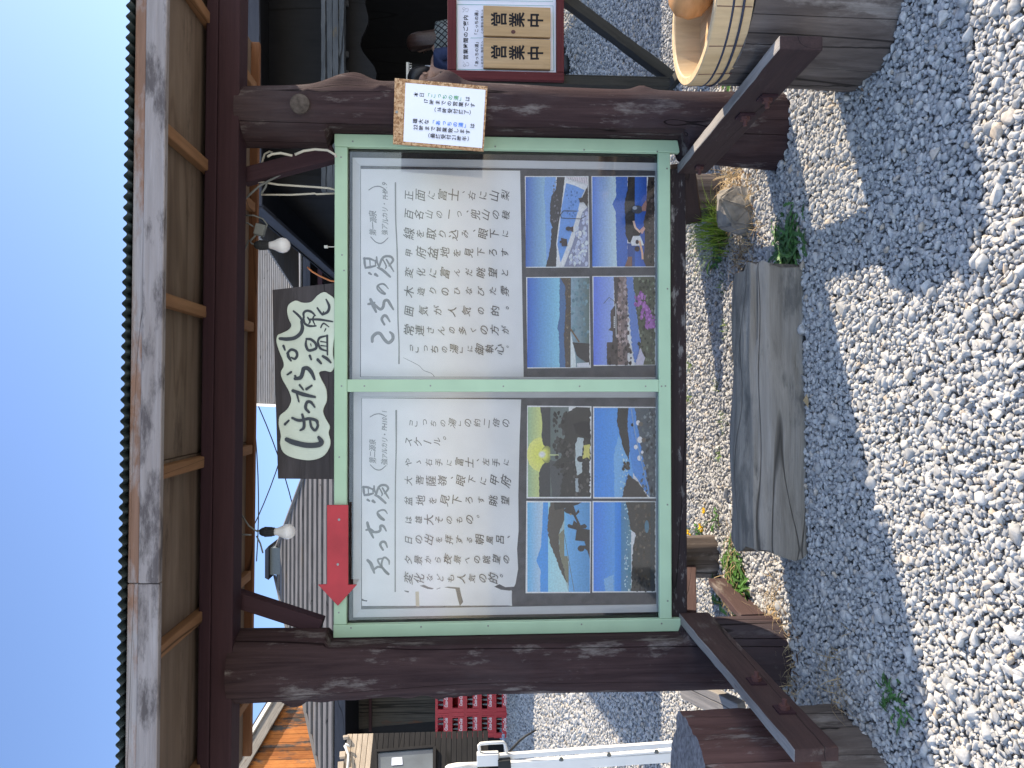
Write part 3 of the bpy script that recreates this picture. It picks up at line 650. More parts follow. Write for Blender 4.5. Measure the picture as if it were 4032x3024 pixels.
for pts, wd in (([(408, 708), (440, 740), (460, 790), (480, 845)], 38), ([(470, 815), (520, 780), (575, 795)], 26), ([(560, 690), (520, 700), (535, 745), (590, 810), (640, 862), (600, 835), (560, 765), (575, 690), (605, 680), (640, 715), (642, 752)], 22),
        ([(575, 595), (545, 540), (565, 508), (600, 515), (622, 568)], 28), ([(405, 298), (425, 370), (470, 462)], 36), ([(392, 378), (440, 372), (478, 395)], 26), ([(455, 400), (515, 400), (545, 380), (548, 335), (580, 338), (610, 388)], 28),
        ([(525, 200), (555, 235), (590, 270), (550, 255), (518, 215), (520, 180), (560, 162), (595, 165), (622, 200)], 20)): G.stroke([f4(p) for p in pts], w(wd))
yu(G, lambda p: (1300+(352+(p[0]-360)*.86)/2.765, 1500+(1122+(p[1]-10)*.87)/2.765))
G.stroke([(1560, 1617), (1560, 1760), (1557, 1900), (1556, 2100), (1556, 2329)], [7, 5, 4.5, 4.5, 5])
row(G, '第二源泉', 1466, 1812, 31, 24); row(G, '強アルカリ・PH10.1', 1513, 1818, 27, 21.5)
par(G, 1458, 1520, 1830, 20); par(G, 1457, 1520, 1642, -12)
G.b.build('title_lettering', M['inkgrey'], panels['left'][5])
# torn paper and old tape at the foot of the left sheet
K = Ink(plane(YS-.0003))
for pp in ([(975, 985), (1020, 975), (1075, 1000), (1130, 1015), (1110, 1025), (1060, 1020), (1010, 1000)], [(1155, 1020), (1200, 1005), (1200, 1012), (1160, 1026)], [(1240, 1003), (1280, 995), (1410, 1005), (1425, 1080), (1448, 1160), (1412, 1207), (1390, 1130), (1365, 1020), (1300, 1012)], [(330, 1115), (372, 1140), (405, 1145), (400, 1158), (350, 1150), (330, 1140)], [(805, 1035), (862, 1045), (850, 1060), (815, 1050)]):
    K = Ink(plane(YS-.0003)); K.poly(z4(pp)); K.b.build('torn_gap', M['backing'], panels['left'][5])
K = Ink(plane(YS-.00035)); K.poly(z4([(928, 1050), (965, 1048), (972, 1210), (932, 1208)])); K.b.build('old_tape', plain('yellowed_tape', (.55, .47, .33), .5, .3, var=.1), panels['left'][5])
K = Ink(plane(YS-.0003)); K.poly(z4([(1835, 1060), (1975, 1035), (1980, 1205), (1850, 1190)])); K.b.build('paper_scrap', M['paper'], panels['left'][5])
# ------------------------------------------------------------------ the eight photographs on the board
def pc(c): return tuple(min(.9, v/.66) for v in lin(c))
q1, q2, q3, q4 = zq(1950, 600), zq(1950, 1000), zq(1950, 1500), zq(1950, 1900)
class Photo:
    def __init__(s, q, label, outer, inner):
        s.q = q; s.I = Ink(plane(YS-.0004, .00005)); s.label = label; s.P(pc((238, 240, 245)), outer); s.inner = inner; s.r = random.Random(len(label))
    def P(s, c, pts, wob=0):
        if wob:
            o = []
            for i, a in enumerate(pts):
                b_ = pts[(i+1) % len(pts)]; n = max(1, int(math.hypot(b_[0]-a[0], b_[1]-a[1])/18))
                for j in range(n):
                    t = j/n; o.append((a[0]+(b_[0]-a[0])*t+(s.r.uniform(-wob, wob) if j else 0), a[1]+(b_[1]-a[1])*t))
            pts = o
        s.I.poly(s.q(pts), 0, c)
    def G(s, x0, x1, c0, c1, y0=None, y1=None, n=5):
        ya, yb = s.inner if y0 is None else (y0, y1)
        for i in range(n):
            a, b_ = i/n, (i+1)/n; m = lambda t: tuple(p+(q_-p)*t for p, q_ in zip(pc(c0), pc(c1)))
            X = lambda t: x0+(x1-x0)*t; s.I.k -= 1 if i else 0
            s.I.poly(s.q([(X(a), ya), (X(b_), ya), (X(b_), yb), (X(a), yb)]), 0, [m(a), m(b_), m(b_), m(a)])
    def C(s, c, x, y, rx, ry): s.P(pc(c), [(x+rx*math.cos(a*.42), y+ry*math.sin(a*.42)) for a in range(15)])
    def D(s, c, pts, wob=4): s.P(pc(c), pts, wob)
    def speck(s, c, n, x0, x1, y0, y1, r):
        for i in range(n):
            x, y = s.r.uniform(x0, x1), s.r.uniform(y0, y1); k = s.r.uniform(.5, 1.3)*r
            dl = s.r.uniform(-24, 24); cc = tuple(max(0, min(255, v+dl)) for v in c)
            s.P(pc(cc), [(x+k*math.cos(a), y+k*s.r.uniform(.8, 2)*math.sin(a)) for a in (0, 1.1, 2.2, 3.3, 4.4, 5.5)])
    def L(s, c, pts, w_): 
        for a, b_ in zip(pts, pts[1:]):
            d = Vector((b_[0]-a[0], b_[1]-a[1])).normalized(); n = Vector((-d.y, d.x))*w_/2
            s.P(pc(c), [(a[0]+n.x, a[1]+n.y), (b_[0]+n.x, b_[1]+n.y), (b_[0]-n.x, b_[1]-n.y), (a[0]-n.x, a[1]-n.y)])
    def done(s): 
        o = s.I.b.build('photo_print', M['print'], nb); o['label'] = s.label
f = Photo(q1, 'photo of a paved outdoor pool under a deep blue sky', [(322, 258), (1015, 258), (1028, 1255), (336, 1255)], (268, 1246))
f.G(332, 660, (46, 90, 168), (160, 198, 236)); f.D((112, 150, 200), [(545, 268), (528, 460), (545, 600), (545, 900), (556, 1100), (560, 1245), (660, 1245), (660, 268)])
f.D((50, 50, 55), [(670, 268), (660, 400), (610, 480), (597, 580), (600, 760), (625, 820), (612, 830), (605, 1000), (575, 1150), (550, 1245), (660, 1245), (690, 780), (715, 640), (760, 268)])
f.speck((85, 85, 95), 26, 620, 690, 300, 760, 9)
f.D((212, 212, 218), [(758, 268), (718, 620), (690, 780), (664, 1000), (690, 1245), (745, 1245), (830, 900), (1006, 500), (1006, 268)], 0)
f.D((96, 140, 200), [(772, 335), (722, 600), (704, 780), (676, 1000), (712, 1200), (785, 1010), (840, 850), (890, 680), (925, 520), (972, 410), (860, 360)], 0); f.speck((70, 115, 175), 40, 770, 900, 400, 700, 10)
f.D((122, 126, 150), [(748, 1245), (835, 1020), (905, 800), (950, 650), (1012, 590), (1016, 1245)], 0); f.speck((180, 186, 208), 70, 880, 995, 820, 1230, 17); f.speck((180, 186, 208), 26, 800, 880, 1060, 1230, 13); f.speck((170, 176, 200), 12, 950, 1000, 640, 800, 16)
f.D((196, 188, 192), [(762, 268), (1006, 268), (1006, 345), (850, 300)], 0)
for k in range(9): f.L((120, 112, 118), [(790+k*25, 270), (800+k*25, 292+k*6)], 3)
f.D((42, 38, 40), [(905, 500), (920, 545), (960, 540), (1010, 600), (1008, 350), (980, 420), (950, 490)])
f.L((45, 48, 62), [(888, 640), (742, 636), (708, 680), (720, 714), (930, 724), (990, 690)], 8); f.C((40, 40, 48), 795, 830, 28, 24); f.D((55, 45, 50), [(810, 815), (850, 805), (850, 870), (815, 850)], 0); f.D((50, 40, 45), [(715, 930), (780, 945), (785, 1020), (725, 1022)], 0); f.C((40, 35, 40), 712, 975, 12, 14)
f.done()
f = Photo(q1, 'photo of bathers seen from behind before blue mountains', [(1047, 258), (1740, 255), (1742, 1250), (1060, 1252)], (266, 1242))
f.G(1057, 1330, (62, 108, 190), (180, 200, 235)); f.D((58, 96, 168), [(1312, 266), (1315, 480), (1275, 565), (1312, 650), (1318, 1000), (1326, 1242), (1440, 1242), (1440, 266)])
f.D((36, 35, 38), [(1445, 266), (1440, 400), (1405, 560), (1415, 760), (1420, 900), (1450, 980), (1525, 990), (1525, 266)]); f.G(1520, 1650, (50, 96, 176), (40, 74, 150)); f.G(1440, 1522, (42, 70, 130), (50, 80, 140), 990, 1242)
f.D((60, 50, 46), [(1662, 266), (1645, 520), (1640, 650), (1612, 760), (1630, 900), (1612, 1170), (1640, 1242), (1734, 1242), (1734, 266)]); f.speck((85, 72, 66), 50, 1650, 1725, 480, 1220, 11); f.speck((40, 34, 33), 40, 1650, 1725, 300, 1220, 12)
f.C((64, 68, 78), 1548, 622, 60, 46); f.C((150, 155, 165), 1520, 605, 25, 20); f.D((150, 112, 104), [(1595, 590), (1640, 520), (1650, 560), (1640, 640), (1600, 640)], 0); f.C((24, 22, 26), 1540, 872, 46, 42)
f.L((205, 170, 150), [(1505, 745), (1525, 820), (1580, 870)], 22); f.D((196, 150, 138), [(1570, 850), (1615, 805), (1635, 830), (1600, 890)], 0); f.D((222, 216, 214), [(1475, 975), (1500, 910), (1578, 908), (1600, 960), (1618, 1012), (1520, 1016), (1485, 1015)], 0); f.C((60, 36, 40), 1545, 975, 18, 24); f.L((205, 165, 135), [(1570, 960), (1600, 1090), (1605, 1165)], 22); f.C((50, 38, 40), 1545, 1050, 28, 30)
f.D((120, 88, 74), [(1450, 1135), (1490, 1135), (1490, 1242), (1410, 1242)], 0); f.done()
f = Photo(q2, 'photo of a steaming bath with a wooded ridge and clear blue sky', [(336, 252), (1025, 246), (1040, 1240), (350, 1246)], (260, 1235))
f.G(348, 705, (34, 84, 172), (128, 184, 226)); f.D((64, 98, 140), [(702, 260), (700, 450), (696, 700), (674, 810), (692, 850), (696, 1000), (700, 1235), (775, 1235), (775, 260)]); f.D((74, 64, 56), [(710, 260), (760, 350), (768, 600), (748, 900), (765, 1235), (824, 1235), (826, 260)], 6); f.speck((98, 84, 66), 50, 770, 815, 270, 1200, 9)
f.G(824, 1024, (125, 150, 165), (78, 96, 90)); f.speck((95, 125, 135), 60, 840, 1010, 280, 900, 14); f.D((196, 204, 212), [(820, 840), (872, 1100), (880, 1232), (820, 1232)], 0); f.D((52, 50, 50), [(840, 962), (1024, 975), (1030, 1210), (890, 1110)], 5); f.L((108, 84, 58), [(820, 815), (915, 960)], 16); f.D((190, 192, 198), [(890, 1190), (1020, 1180), (1026, 1232), (890, 1232)], 0); f.done()
f = Photo(q2, 'photo of a rocky garden bath with pink blossom under a violet sky', [(1057, 240), (1742, 235), (1750, 1212), (1072, 1220)], (248, 1208))
f.G(1070, 1290, (84, 108, 200), (140, 160, 222)); f.D((70, 62, 60), [(1290, 250), (1300, 560), (1255, 620), (1258, 800), (1232, 830), (1278, 842), (1275, 960), (1215, 962), (1215, 1205), (1345, 1208), (1345, 250)]); f.G(1335, 1440, (128, 106, 100), (110, 98, 100)); f.speck((150, 132, 130), 50, 1330, 1440, 260, 1000, 16); f.speck((80, 68, 68), 50, 1330, 1480, 260, 1000, 14)
for k in range(6): f.D((225, 225, 235), [(1290, 680+k*22), (1304, 680+k*22), (1304, 694+k*22), (1290, 694+k*22)], 0)
f.L((210, 212, 220), [(1312, 540), (1316, 900)], 6); f.D((86, 116, 176), [(1425, 250), (1450, 600), (1490, 1000), (1520, 1206), (1592, 1000), (1545, 700), (1500, 250)], 8); f.D((70, 76, 60), [(1500, 250), (1545, 700), (1592, 1000), (1535, 1206), (1741, 1206), (1734, 248)], 8)
f.speck((96, 104, 88), 70, 1560, 1730, 270, 1190, 12); f.speck((44, 48, 40), 60, 1560, 1730, 260, 1190, 14)
for x, y, a, c in ((1580, 500, 55, 30), (1640, 640, 55, 34), (1690, 740, 45, 30)): f.speck((150, 92, 160), c, x-a, x+a, y-70, y+70, 15)
f.D((172, 168, 184), [(1525, 1206), (1580, 1020), (1632, 1130), (1612, 1206)]); f.speck((60, 50, 48), 40, 1240, 1480, 990, 1200, 15); f.L((50, 48, 52), [(1300, 520), (1240, 470), (1180, 540)], 5); f.done()
f = Photo(q3, 'photo of a yellow sunrise over dark trees', [(348, 268), (1048, 275), (1045, 1278), (340, 1278)], (284, 1263))
f.G(355, 560, (140, 165, 132), (226, 222, 118)); [f.C((226+k*3, 222+k*1, 116-k*4), 495+k*3, 800, 150-k*18, 190-k*22) for k in range(6)]; f.D((52, 54, 57), [(490, 284), (512, 450), (505, 600), (520, 690), (570, 745), (585, 800), (570, 850), (505, 930), (475, 1000), (480, 1262), (620, 1262), (620, 284)]); [f.C((120+k*22, 124+k*20, 70+k*8), 560-k*7, 800, 60-k*7, 95-k*10) for k in range(6)]; [f.C((244+k*2, 238+k*3, 140+k*26), 510, 800, 42-k*7, 42-k*7) for k in range(5)]
f.G(600, 800, (84, 96, 94), (104, 114, 112)); f.D((66, 70, 72), [(590, 860), (620, 1262), (800, 1262), (760, 900)]); f.L((170, 180, 130), [(590, 805), (690, 808)], 16)
f.D((46, 45, 43), [(880, 284), (740, 380), (700, 480), (760, 600), (640, 760), (750, 800), (620, 920), (740, 960), (700, 1262), (1030, 1262), (1034, 290)], 12); f.speck((40, 40, 38), 60, 640, 780, 340, 1050, 18); f.speck((66, 64, 60), 60, 780, 1020, 640, 1240, 14); f.D((168, 178, 178), [(900, 612), (962, 622), (950, 760), (942, 1000), (892, 1030), (872, 900), (870, 700)], 6)
f.C((36, 36, 36), 930, 850, 40, 34); f.D((190, 182, 100), [(962, 700), (1030, 690), (1030, 860), (1000, 830), (955, 850)], 8); f.D((22, 22, 24), [(850, 470), (940, 440), (1032, 440), (1032, 625), (960, 605), (880, 570)], 3); f.D((150, 160, 165), [(870, 1060), (905, 1060), (905, 1210), (880, 1210)], 6); f.done()
f = Photo(q3, 'photo of bathers by a bright blue lake-side pool', [(1064, 278), (1752, 282), (1754, 1280), (1066, 1280)], (294, 1264))
f.G(1077, 1500, (52, 124, 212), (92, 150, 230)); f.D((112, 162, 216), [(1340, 600), (1450, 760), (1400, 1264), (1300, 1264), (1290, 800)], 8); f.speck((170, 200, 228), 40, 1360, 1450, 640, 1240, 7); f.D((44, 43, 42), [(1335, 294), (1325, 450), (1360, 600), (1390, 720), (1450, 860), (1475, 700), (1445, 500), (1455, 294)], 5)
f.D((72, 128, 192), [(1450, 294), (1440, 500), (1470, 800), (1500, 1000), (1600, 1150), (1680, 1264), (1700, 900), (1565, 500), (1520, 294)], 4); f.D((66, 76, 84), [(1520, 294), (1575, 650), (1645, 1000), (1685, 1264), (1745, 1264), (1745, 294)], 6); f.speck((96, 104, 108), 60, 1590, 1735, 310, 1240, 13); f.speck((48, 54, 60), 40, 1640, 1735, 310, 1240, 13)
f.D((58, 54, 52), [(1450, 1010), (1410, 1150), (1380, 1264), (1660, 1264), (1560, 1100), (1490, 1060)], 9); f.speck((48, 46, 44), 24, 1390, 1470, 890, 970, 13)
for x, y, a in ((1555, 455, 28), (1575, 640, 36), (1530, 720, 26), (1570, 840, 30), (1600, 775, 18)): f.C((222, 222, 205), x, y, a*.8, a)
f.C((90, 84, 76), 1585, 470, 26, 24); f.C((92, 84, 76), 1615, 645, 22, 26); f.C((30, 30, 32), 1495, 478, 18, 18); f.L((120, 150, 180), [(1480, 300), (1520, 560), (1620, 1000), (1680, 1260)], 10); f.done()
f = Photo(q4, 'photo of a hill above a misty lake with bathers in silhouette', [(338, 200), (1046, 205), (1034, 1203), (330, 1205)], (216, 1190))
f.G(350, 620, (92, 162, 218), (206, 224, 206)); f.D((68, 138, 206), [(522, 216), (510, 500), (496, 700), (448, 850), (492, 950), (490, 1190), (640, 1190), (640, 216)], 3); f.G(575, 840, (150, 194, 230), (176, 208, 228)); f.D((150, 170, 170), [(600, 216), (590, 560), (700, 860), (800, 1188), (860, 1188), (770, 500), (760, 216)], 6)
f.D((76, 70, 62), [(600, 216), (572, 430), (570, 530), (602, 690), (650, 800), (720, 980), (780, 1090), (760, 930), (700, 760), (690, 560), (760, 400), (755, 216)], 7); f.D((118, 116, 96), [(690, 560), (700, 760), (780, 1080), (832, 1188), (800, 900), (760, 500)], 6); f.G(800, 1030, (100, 158, 208), (74, 132, 178), 216, 1190); f.G(752, 802, (110, 170, 222), (100, 158, 208), 216, 800); f.L((96, 104, 110), [(752, 560), (860, 1186)], 6)
f.D((50, 46, 43), [(740, 300), (800, 250), (850, 245), (880, 330), (905, 290), (918, 320), (880, 360), (930, 465), (975, 450), (1000, 475), (985, 500), (950, 500), (1030, 515), (1030, 830), (970, 640), (870, 630), (885, 515), (795, 490), (785, 468), (800, 450), (840, 465), (855, 410), (890, 440), (850, 355), (770, 330)], 0); f.C((50, 46, 43), 935, 718, 38, 34); f.D((50, 46, 43), [(930, 690), (1030, 680), (1030, 760)], 0); f.C((140, 125, 100), 820, 345, 12, 10); f.D((50, 48, 46), [(640, 216), (650, 300), (760, 280), (900, 240), (940, 216)], 6); f.done()
f = Photo(q4, 'photo of open blue sky over a dark shore', [(1058, 200), (1752, 203), (1752, 1195), (1055, 1198)], (214, 1184))
f.G(1070, 1300, (58, 118, 212), (84, 146, 232)); f.G(1300, 1375, (60, 132, 216), (34, 118, 200)); f.G(1370, 1480, (56, 118, 160), (92, 128, 140)); f.D((120, 165, 225), [(1180, 1050), (1290, 1000), (1290, 1184), (1200, 1184)], 6); f.speck((176, 204, 214), 60, 1405, 1490, 230, 1170, 7)
f.D((60, 57, 53), [(1425, 214), (1470, 500), (1530, 560), (1500, 700), (1490, 900), (1480, 1184), (1738, 1182), (1738, 214)], 9); f.speck((80, 72, 62), 90, 1520, 1725, 240, 1120, 13); f.speck((38, 38, 38), 40, 1500, 1725, 1030, 1175, 14); f.C((74, 112, 132), 1650, 480, 24, 70); f.D((50, 56, 60), [(1690, 214), (1690, 1180), (1738, 1180), (1738, 214)], 8); f.done()

# ------------------------------------------------------------------ carved name board standing on the frame
zn = lambda pts, oy=800: [(400+x/2.011, oy+y/2.011) for x, y in pts]
NY = .012
t_ = thing('name_board', at(1321, 1500, NY+.03), 'dark plank name board with black brush characters on a cream cloud shape', 'name board')
c4 = [at(1072, 1141, NY), at(1094, 1885, NY), at(1320, 1887, NY), at(1320, 1114, NY)]
b = MB(); b.prism(c4, (0, .022, 0)); o = b.build('plank', M['dkboard'], t_, bev=.002)
blob = zn([(1840, 770), (1790, 720), (1750, 703), (1700, 730), (1650, 780), (1600, 787), (1545, 770), (1490, 800), (1475, 850), (1488, 915), (1508, 965), (1488, 1000), (1430, 1030), (1400, 1045), (1390, 1090), (1408, 1160), (1440, 1240), (1448, 1290), (1425, 1340), (1440, 1400), (1485, 1480), (1508, 1550), (1490, 1610), (1462, 1645)])
blob += zn([(1440, 52), (1415, 80), (1408, 140), (1425, 230), (1420, 300), (1450, 370), (1530, 410), (1640, 428), (1740, 400), (1790, 340), (1805, 280), (1790, 210), (1800, 160), (1768, 100), (1748, 50)], 1600)
blob += zn([(1752, 1620), (1776, 1560), (1770, 1470), (1730, 1390), (1715, 1340), (1760, 1328), (1810, 1335), (1840, 1280), (1825, 1200), (1830, 1100), (1846, 1000), (1840, 900)])
bc = Vector((sum(x for x, y in blob)/len(blob), sum(y for x, y in blob)/len(blob))); blob = [(x+(4 if x > bc.x else -4), y) for x, y in blob]
q = []
for i in range(len(blob)):                                       # round the outline
    a, b0, c0, d0 = [Vector(blob[(i+j-1) % len(blob)]) for j in range(4)]
    for s_ in range(4):
        t = s_/4; q.append(.5*((2*b0)+(c0-a)*t+(2*a-5*b0+4*c0-d0)*t*t+(3*b0-a-3*c0+d0)*t**3))
b = MB(); b.prism([at(p_.x, p_.y, NY-.006) for p_ in q], (0, .0055, 0)); b.build('cream_cloud', M['cream'], t_, bev=.003)
G = Ink(plane(NY-.0066, .0001)); z5 = lambda p: zn([p])[0]; z6 = lambda p: zn([p], 1600)[0]
for pts, wd in (([(1520, 855), (1555, 885), (1580, 915), (1592, 950)], 20), ([(1602, 905), (1600, 870), (1625, 852), (1660, 860), (1692, 890)], 20), ([(1598, 905), (1608, 950), (1645, 972), (1698, 972)], 20), ([(1632, 905), (1650, 935), (1640, 955)], 16), ([(1688, 885), (1672, 920), (1690, 965)], 14),
        ([(1650, 920), (1730, 922), (1830, 938)], 20), ([(1735, 985), (1758, 952), (1800, 980)], 14), ([(1775, 995), (1765, 1015)], 14), ([(1708, 830), (1745, 878), (1758, 860)], 18), ([(1748, 882), (1790, 860), (1802, 815), (1778, 762)], 22),
        ([(1412, 1072), (1470, 1076), (1530, 1066), (1575, 1030), (1590, 985), (1580, 935)], 30), ([(1440, 1130), (1452, 1162)], 26), ([(1470, 1190), (1500, 1160), (1538, 1172), (1548, 1205), (1530, 1232), (1502, 1222)], 22), ([(1474, 1185), (1480, 1215), (1500, 1248)], 26),
        ([(1622, 1075), (1660, 1080), (1695, 1112), (1696, 1150), (1640, 1165), (1618, 1125), (1620, 1085)], 22), ([(1655, 1115), (1660, 1132)], 12), ([(1712, 1095), (1728, 1065), (1782, 1050)], 20), ([(1712, 1098), (1732, 1150), (1785, 1170)], 20), ([(1735, 1095), (1782, 1102)], 14), ([(1738, 1128), (1782, 1132)], 14), ([(1786, 1048), (1788, 1200)], 22),
        ([(1648, 1208), (1660, 1238)], 26), ([(1712, 1240), (1738, 1268)], 32), ([(1752, 1212), (1785, 1232), (1815, 1262)], 26),
        ([(1500, 1338), (1470, 1358)], 24), ([(1532, 1390), (1575, 1380), (1592, 1340), (1600, 1310), (1632, 1308), (1662, 1340), (1686, 1395)], 32), ([(1532, 1368), (1545, 1385)], 24), ([(1515, 1485), (1600, 1515), (1690, 1535)], 32), ([(1542, 1495), (1562, 1572)], 22), ([(1568, 1440), (1598, 1478)], 22), ([(1622, 1472), (1664, 1444)], 28),
        ([(1642, 1655), (1615, 1622), (1625, 1578), (1655, 1575), (1688, 1615)], 24)): G.stroke([z5(p_) for p_ in pts], wd*.98/2.011)
for pts, wd in (([(1465, 262), (1520, 285), (1620, 308), (1712, 305), (1740, 282), (1718, 245)], 42), ([(1452, 142), (1482, 112)], 26), ([(1510, 92), (1565, 112), (1640, 98), (1700, 112), (1712, 140)], 24), ([(1588, 65), (1602, 120), (1600, 170), (1572, 190)], 24), ([(1650, 105), (1660, 160), (1690, 190), (1712, 150), (1690, 105)], 20)): G.stroke([z6(p_) for p_ in pts], wd/2.011)
G.b.build('lettering', M['lacquer'], t_)

# ------------------------------------------------------------------ red arrow
t_ = thing('arrow_sign', at(1330, 2180, -.012), 'flat red wooden arrow pointing left, screwed to the top of the green frame', 'arrow sign')
pz = [(1287, 1989), (1371, 1989), (1371, 2303), (1405, 2303), (1330, 2386), (1252, 2303), (1287, 2301)]
b = MB(); b.prism([at(x, y, -.019) for x, y in pz], (0, .010, 0)); b.build('arrow_panel', M['red'], t_, bev=.0015)
for p_ in ((1335, 2046), (1330, 2222)): screw(at(*p_, -.0192), t_, .005)

# ------------------------------------------------------------------ notice on strand board, hung on the right post
def zo(pts): return [(1300+x/2.011, y/2.011) for x, y in pts]
OY = -.152
t_ = thing('paper_notice', at(1560, 440, OY), 'tilted strand board with a white notice in black, green and blue characters', 'notice')
b = MB(); b.prism([at(X, Y, OY) for X, Y in zo([(512, 618), (1247, 683), (1215, 1197), (497, 1137)])], (0, .009, 0)); b.build('strand_board', M['osb'], t_)
b = MB(); b.prism([at(X, Y, OY-.0008) for X, Y in zo([(597, 655), (1230, 712), (1203, 1172), (580, 1120)])], (0, .0006, 0)); b.build('notice_sheet', M['sheet'], t_)
I = Ink(plane(OY-.0011)); mats = [M['black'], M['green_ink'], M['blue_ink']]
def col(text, x0, x1, y, tilt=.088, size=40):
    segs = []; n = 0
    for ch in text: n += 1
    X = x0; i = 0; mi = 0; cl_ = text.replace('<', '').replace('>', '').replace('*', ''); adv = (x1-x0)/(len(cl_)-1-(1 if any(v.isdigit() for v in cl_) else 0))
    while i < len(text):
        ch = text[i]
        if ch == '<': mi = 1
        elif ch == '*': mi = 2
        elif ch == '>': mi = 0
        else:
            two = text[i:i+2]
            if two.isdigit():
                for k_, d in ((-.26, two[0]), (.26, two[1])): XX, YY = zo([(X, y+(X-650)*tilt-k_*size)])[0]; I.char(d, XX, YY, size/2.011*1.05, -.085, 0, .9, 1, .012, False, mi)
                i += 1; X += adv
            else:
                XX, YY = zo([(X, y+(X-650)*tilt)])[0]; I.char(ch, XX, YY, size/2.011*(1 if ch not in '「」（）' else .95), -.085, 0, 1, 1, .011, True, mi); X += adv
        i += 1
col('本日<「こっちの湯」>は', 680, 1088, 745); col('17時までの営業です', 758, 1128, 795, .08); col('（16時受付終了）', 820, 1120, 853, .08)
col('雄大な*「あっちの湯」>は', 672, 1125, 955); col('22時まで営業致します', 675, 1090, 1005); col('（最終受付21時半）', 770, 1105, 1060)
I.b.build('lettering', mats, t_); screw(at(*zo([(528, 887)])[0], OY-.0003), t_, .0055)

# ------------------------------------------------------------------ bare bulbs and cables under the beam
def bulb(cX, cY, y, lab, cab):
    c = at(cX, cY, y); t_ = thing('light_bulb', c, lab, 'light bulb', 'bare bulbs hanging under the beam'); s = .0305
    prof = [(.001, -s), (s*.5, -s*.87), (s*.87, -s*.5), (s, 0), (s*.9, s*.45), (s*.66, s*.95), (s*.5, s*1.35), (s*.45, s*1.75)]
    b = MB(); b.lathe(prof, c, 28); b.build('glass', M['bulb'], t_, smooth=True)
    b = MB(); b.lathe([(.0165, s*1.7), (.0175, s*1.9), (.0175, s*2.5), (.019, s*2.55), (.019, s*2.9), (.016, s*3.3), (.010, s*3.6)], c, 16)
    for k in range(8): b.tube([c+Vector((.0175*math.cos(k*.785), .0175*math.sin(k*.785), s*2.0)), c+Vector((.019*math.cos(k*.785), .019*math.sin(k*.785), s*3.0))], .0016, 5)
    b.build('socket', M['rubber'], t_, smooth=False)
    b = MB()
    for pts in cab: b.tube([at(*p_, y) for p_ in pts] if len(pts[0]) == 2 else pts, .0032, 7)
    b.build('lead', M['greyplastic'], t_, smooth=True); return t_
t_ = bulb(1113, 966, .06, 'frosted bare bulb beside a grey junction box, nearer the right post', [[(1012, 968), (990, 958), (980, 945), (960, 992)], [(955, 848), (1000, 848), (1035, 862), (1052, 885), (1045, 900)], [(944, 874), (975, 878), (998, 892)], [(985, 945), (1004, 930), (1012, 918)], [(1010, 905), (1000, 935), (985, 950)]])
b = MB(); p_ = at(1024, 906, .06); b.box(p_, (.045, .03, .040), Matrix.Rotation(.25, 3, 'Y')); b.build('junction_box', M['greyplastic'], t_, bev=.004)
bulb(1134, 2093, .06, 'frosted bare bulb with a taped socket, above the red arrow', [[(1018, 2095), (1000, 2085), (980, 2070), (948, 2022)], [(1010, 2110), (1025, 2140), (1035, 2178)], [(1012, 2088), (1030, 2092)], [(990, 2106), (970, 2105), (930, 2104)]])
t_ = thing('power_cable', at(1180, 660, -.06), 'ivory power cables looped from the beam past the right post down to the frame', 'cable')
zc = lambda pts: [(400+x/2.011, y/2.011) for x, y in pts]
for y, pts, r_, mt in ((.04, [(1866, 1506), (1800, 1490), (1700, 1482), (1550, 1472), (1400, 1462), (1300, 1445), (1215, 1438), (1208, 1400), (1240, 1340), (1270, 1290), (1290, 1220), (1330, 1198), (1352, 1208)], .0042, 'cable'), (.05, [(1866, 1531), (1700, 1538), (1690, 1532), (1500, 1543), (1262, 1541)], .0038, 'cable'),
        (-.055, [(1312, 1240), (1350, 1220), (1420, 1212), (1510, 1232)], .0048, 'cable'), (-.05, [(1530, 1225), (1600, 1195), (1690, 1182), (1790, 1190), (1850, 1225), (1855, 1245)], .005, 'cable'), (.02, [(1130, 1580), (1240, 1480), (1345, 1418)], .0042, 'greyplastic'), (.025, [(1262, 1535), (1300, 1480), (1310, 1440), (1420, 1380), (1500, 1330), (1620, 1250), (1700, 1190)], .0042, 'greyplastic')):
    b = MB(); b.tube([at(*p_, y) for p_ in zc(pts)], r_, 7); b.build('wire', M[mt], t_, smooth=True)

# ------------------------------------------------------------------ opening-hours board behind on the right
HY = 1.40
hb = thing('hours_board', at(2600, 200, HY), 'maroon framed opening-hours board on dark legs, holding two pine plaques', 'notice board')
def hx(X, Y, dy=0): return at(X, Y, HY+dy)
A, B_ = hx(1763, 313), hx(2220, 313); xR = A.x+1.02
timber('frame_bar', (A.x+.052, HY, A.z-.024), (xR, HY, A.z-.024), .03, .05, M['redframe'], hb); timber('frame_bar', (A.x+.052, HY, B_.z+.022), (xR-.35, HY, B_.z+.022), .03, .044, M['redframe'], hb)
timber('frame_bar', (A.x+.025, HY-.003, A.z), (A.x+.025, HY-.003, B_.z), .05, .03, M['redframe'], hb, up=(0, 1, 0)); timber('frame_bar', (xR+.025, HY-.003, A.z), (xR+.025, HY-.003, B_.z), .05, .03, M['redframe'], hb, up=(0, 1, 0))
b = MB(); b.box2((A.x+.04, HY+.016, A.z-.03), (xR+.02, HY+.028, B_.z-.0)); b.build('back_panel', M['plaque'], hb)
Sx, Sz = hx(1799, 276, -.0), hx(2190, 276)
b = MB(); b.box2((A.x+.054, HY+.0135, A.z-.05), (xR-.004, HY+.0155, B_.z+.045)); sh_ = b.build('sheet', M['sheet'], hb)
zh = lambda x, y: (1300+x/2.011, y/2.011)
HP = plane(HY+.0128); I = Ink(HP)
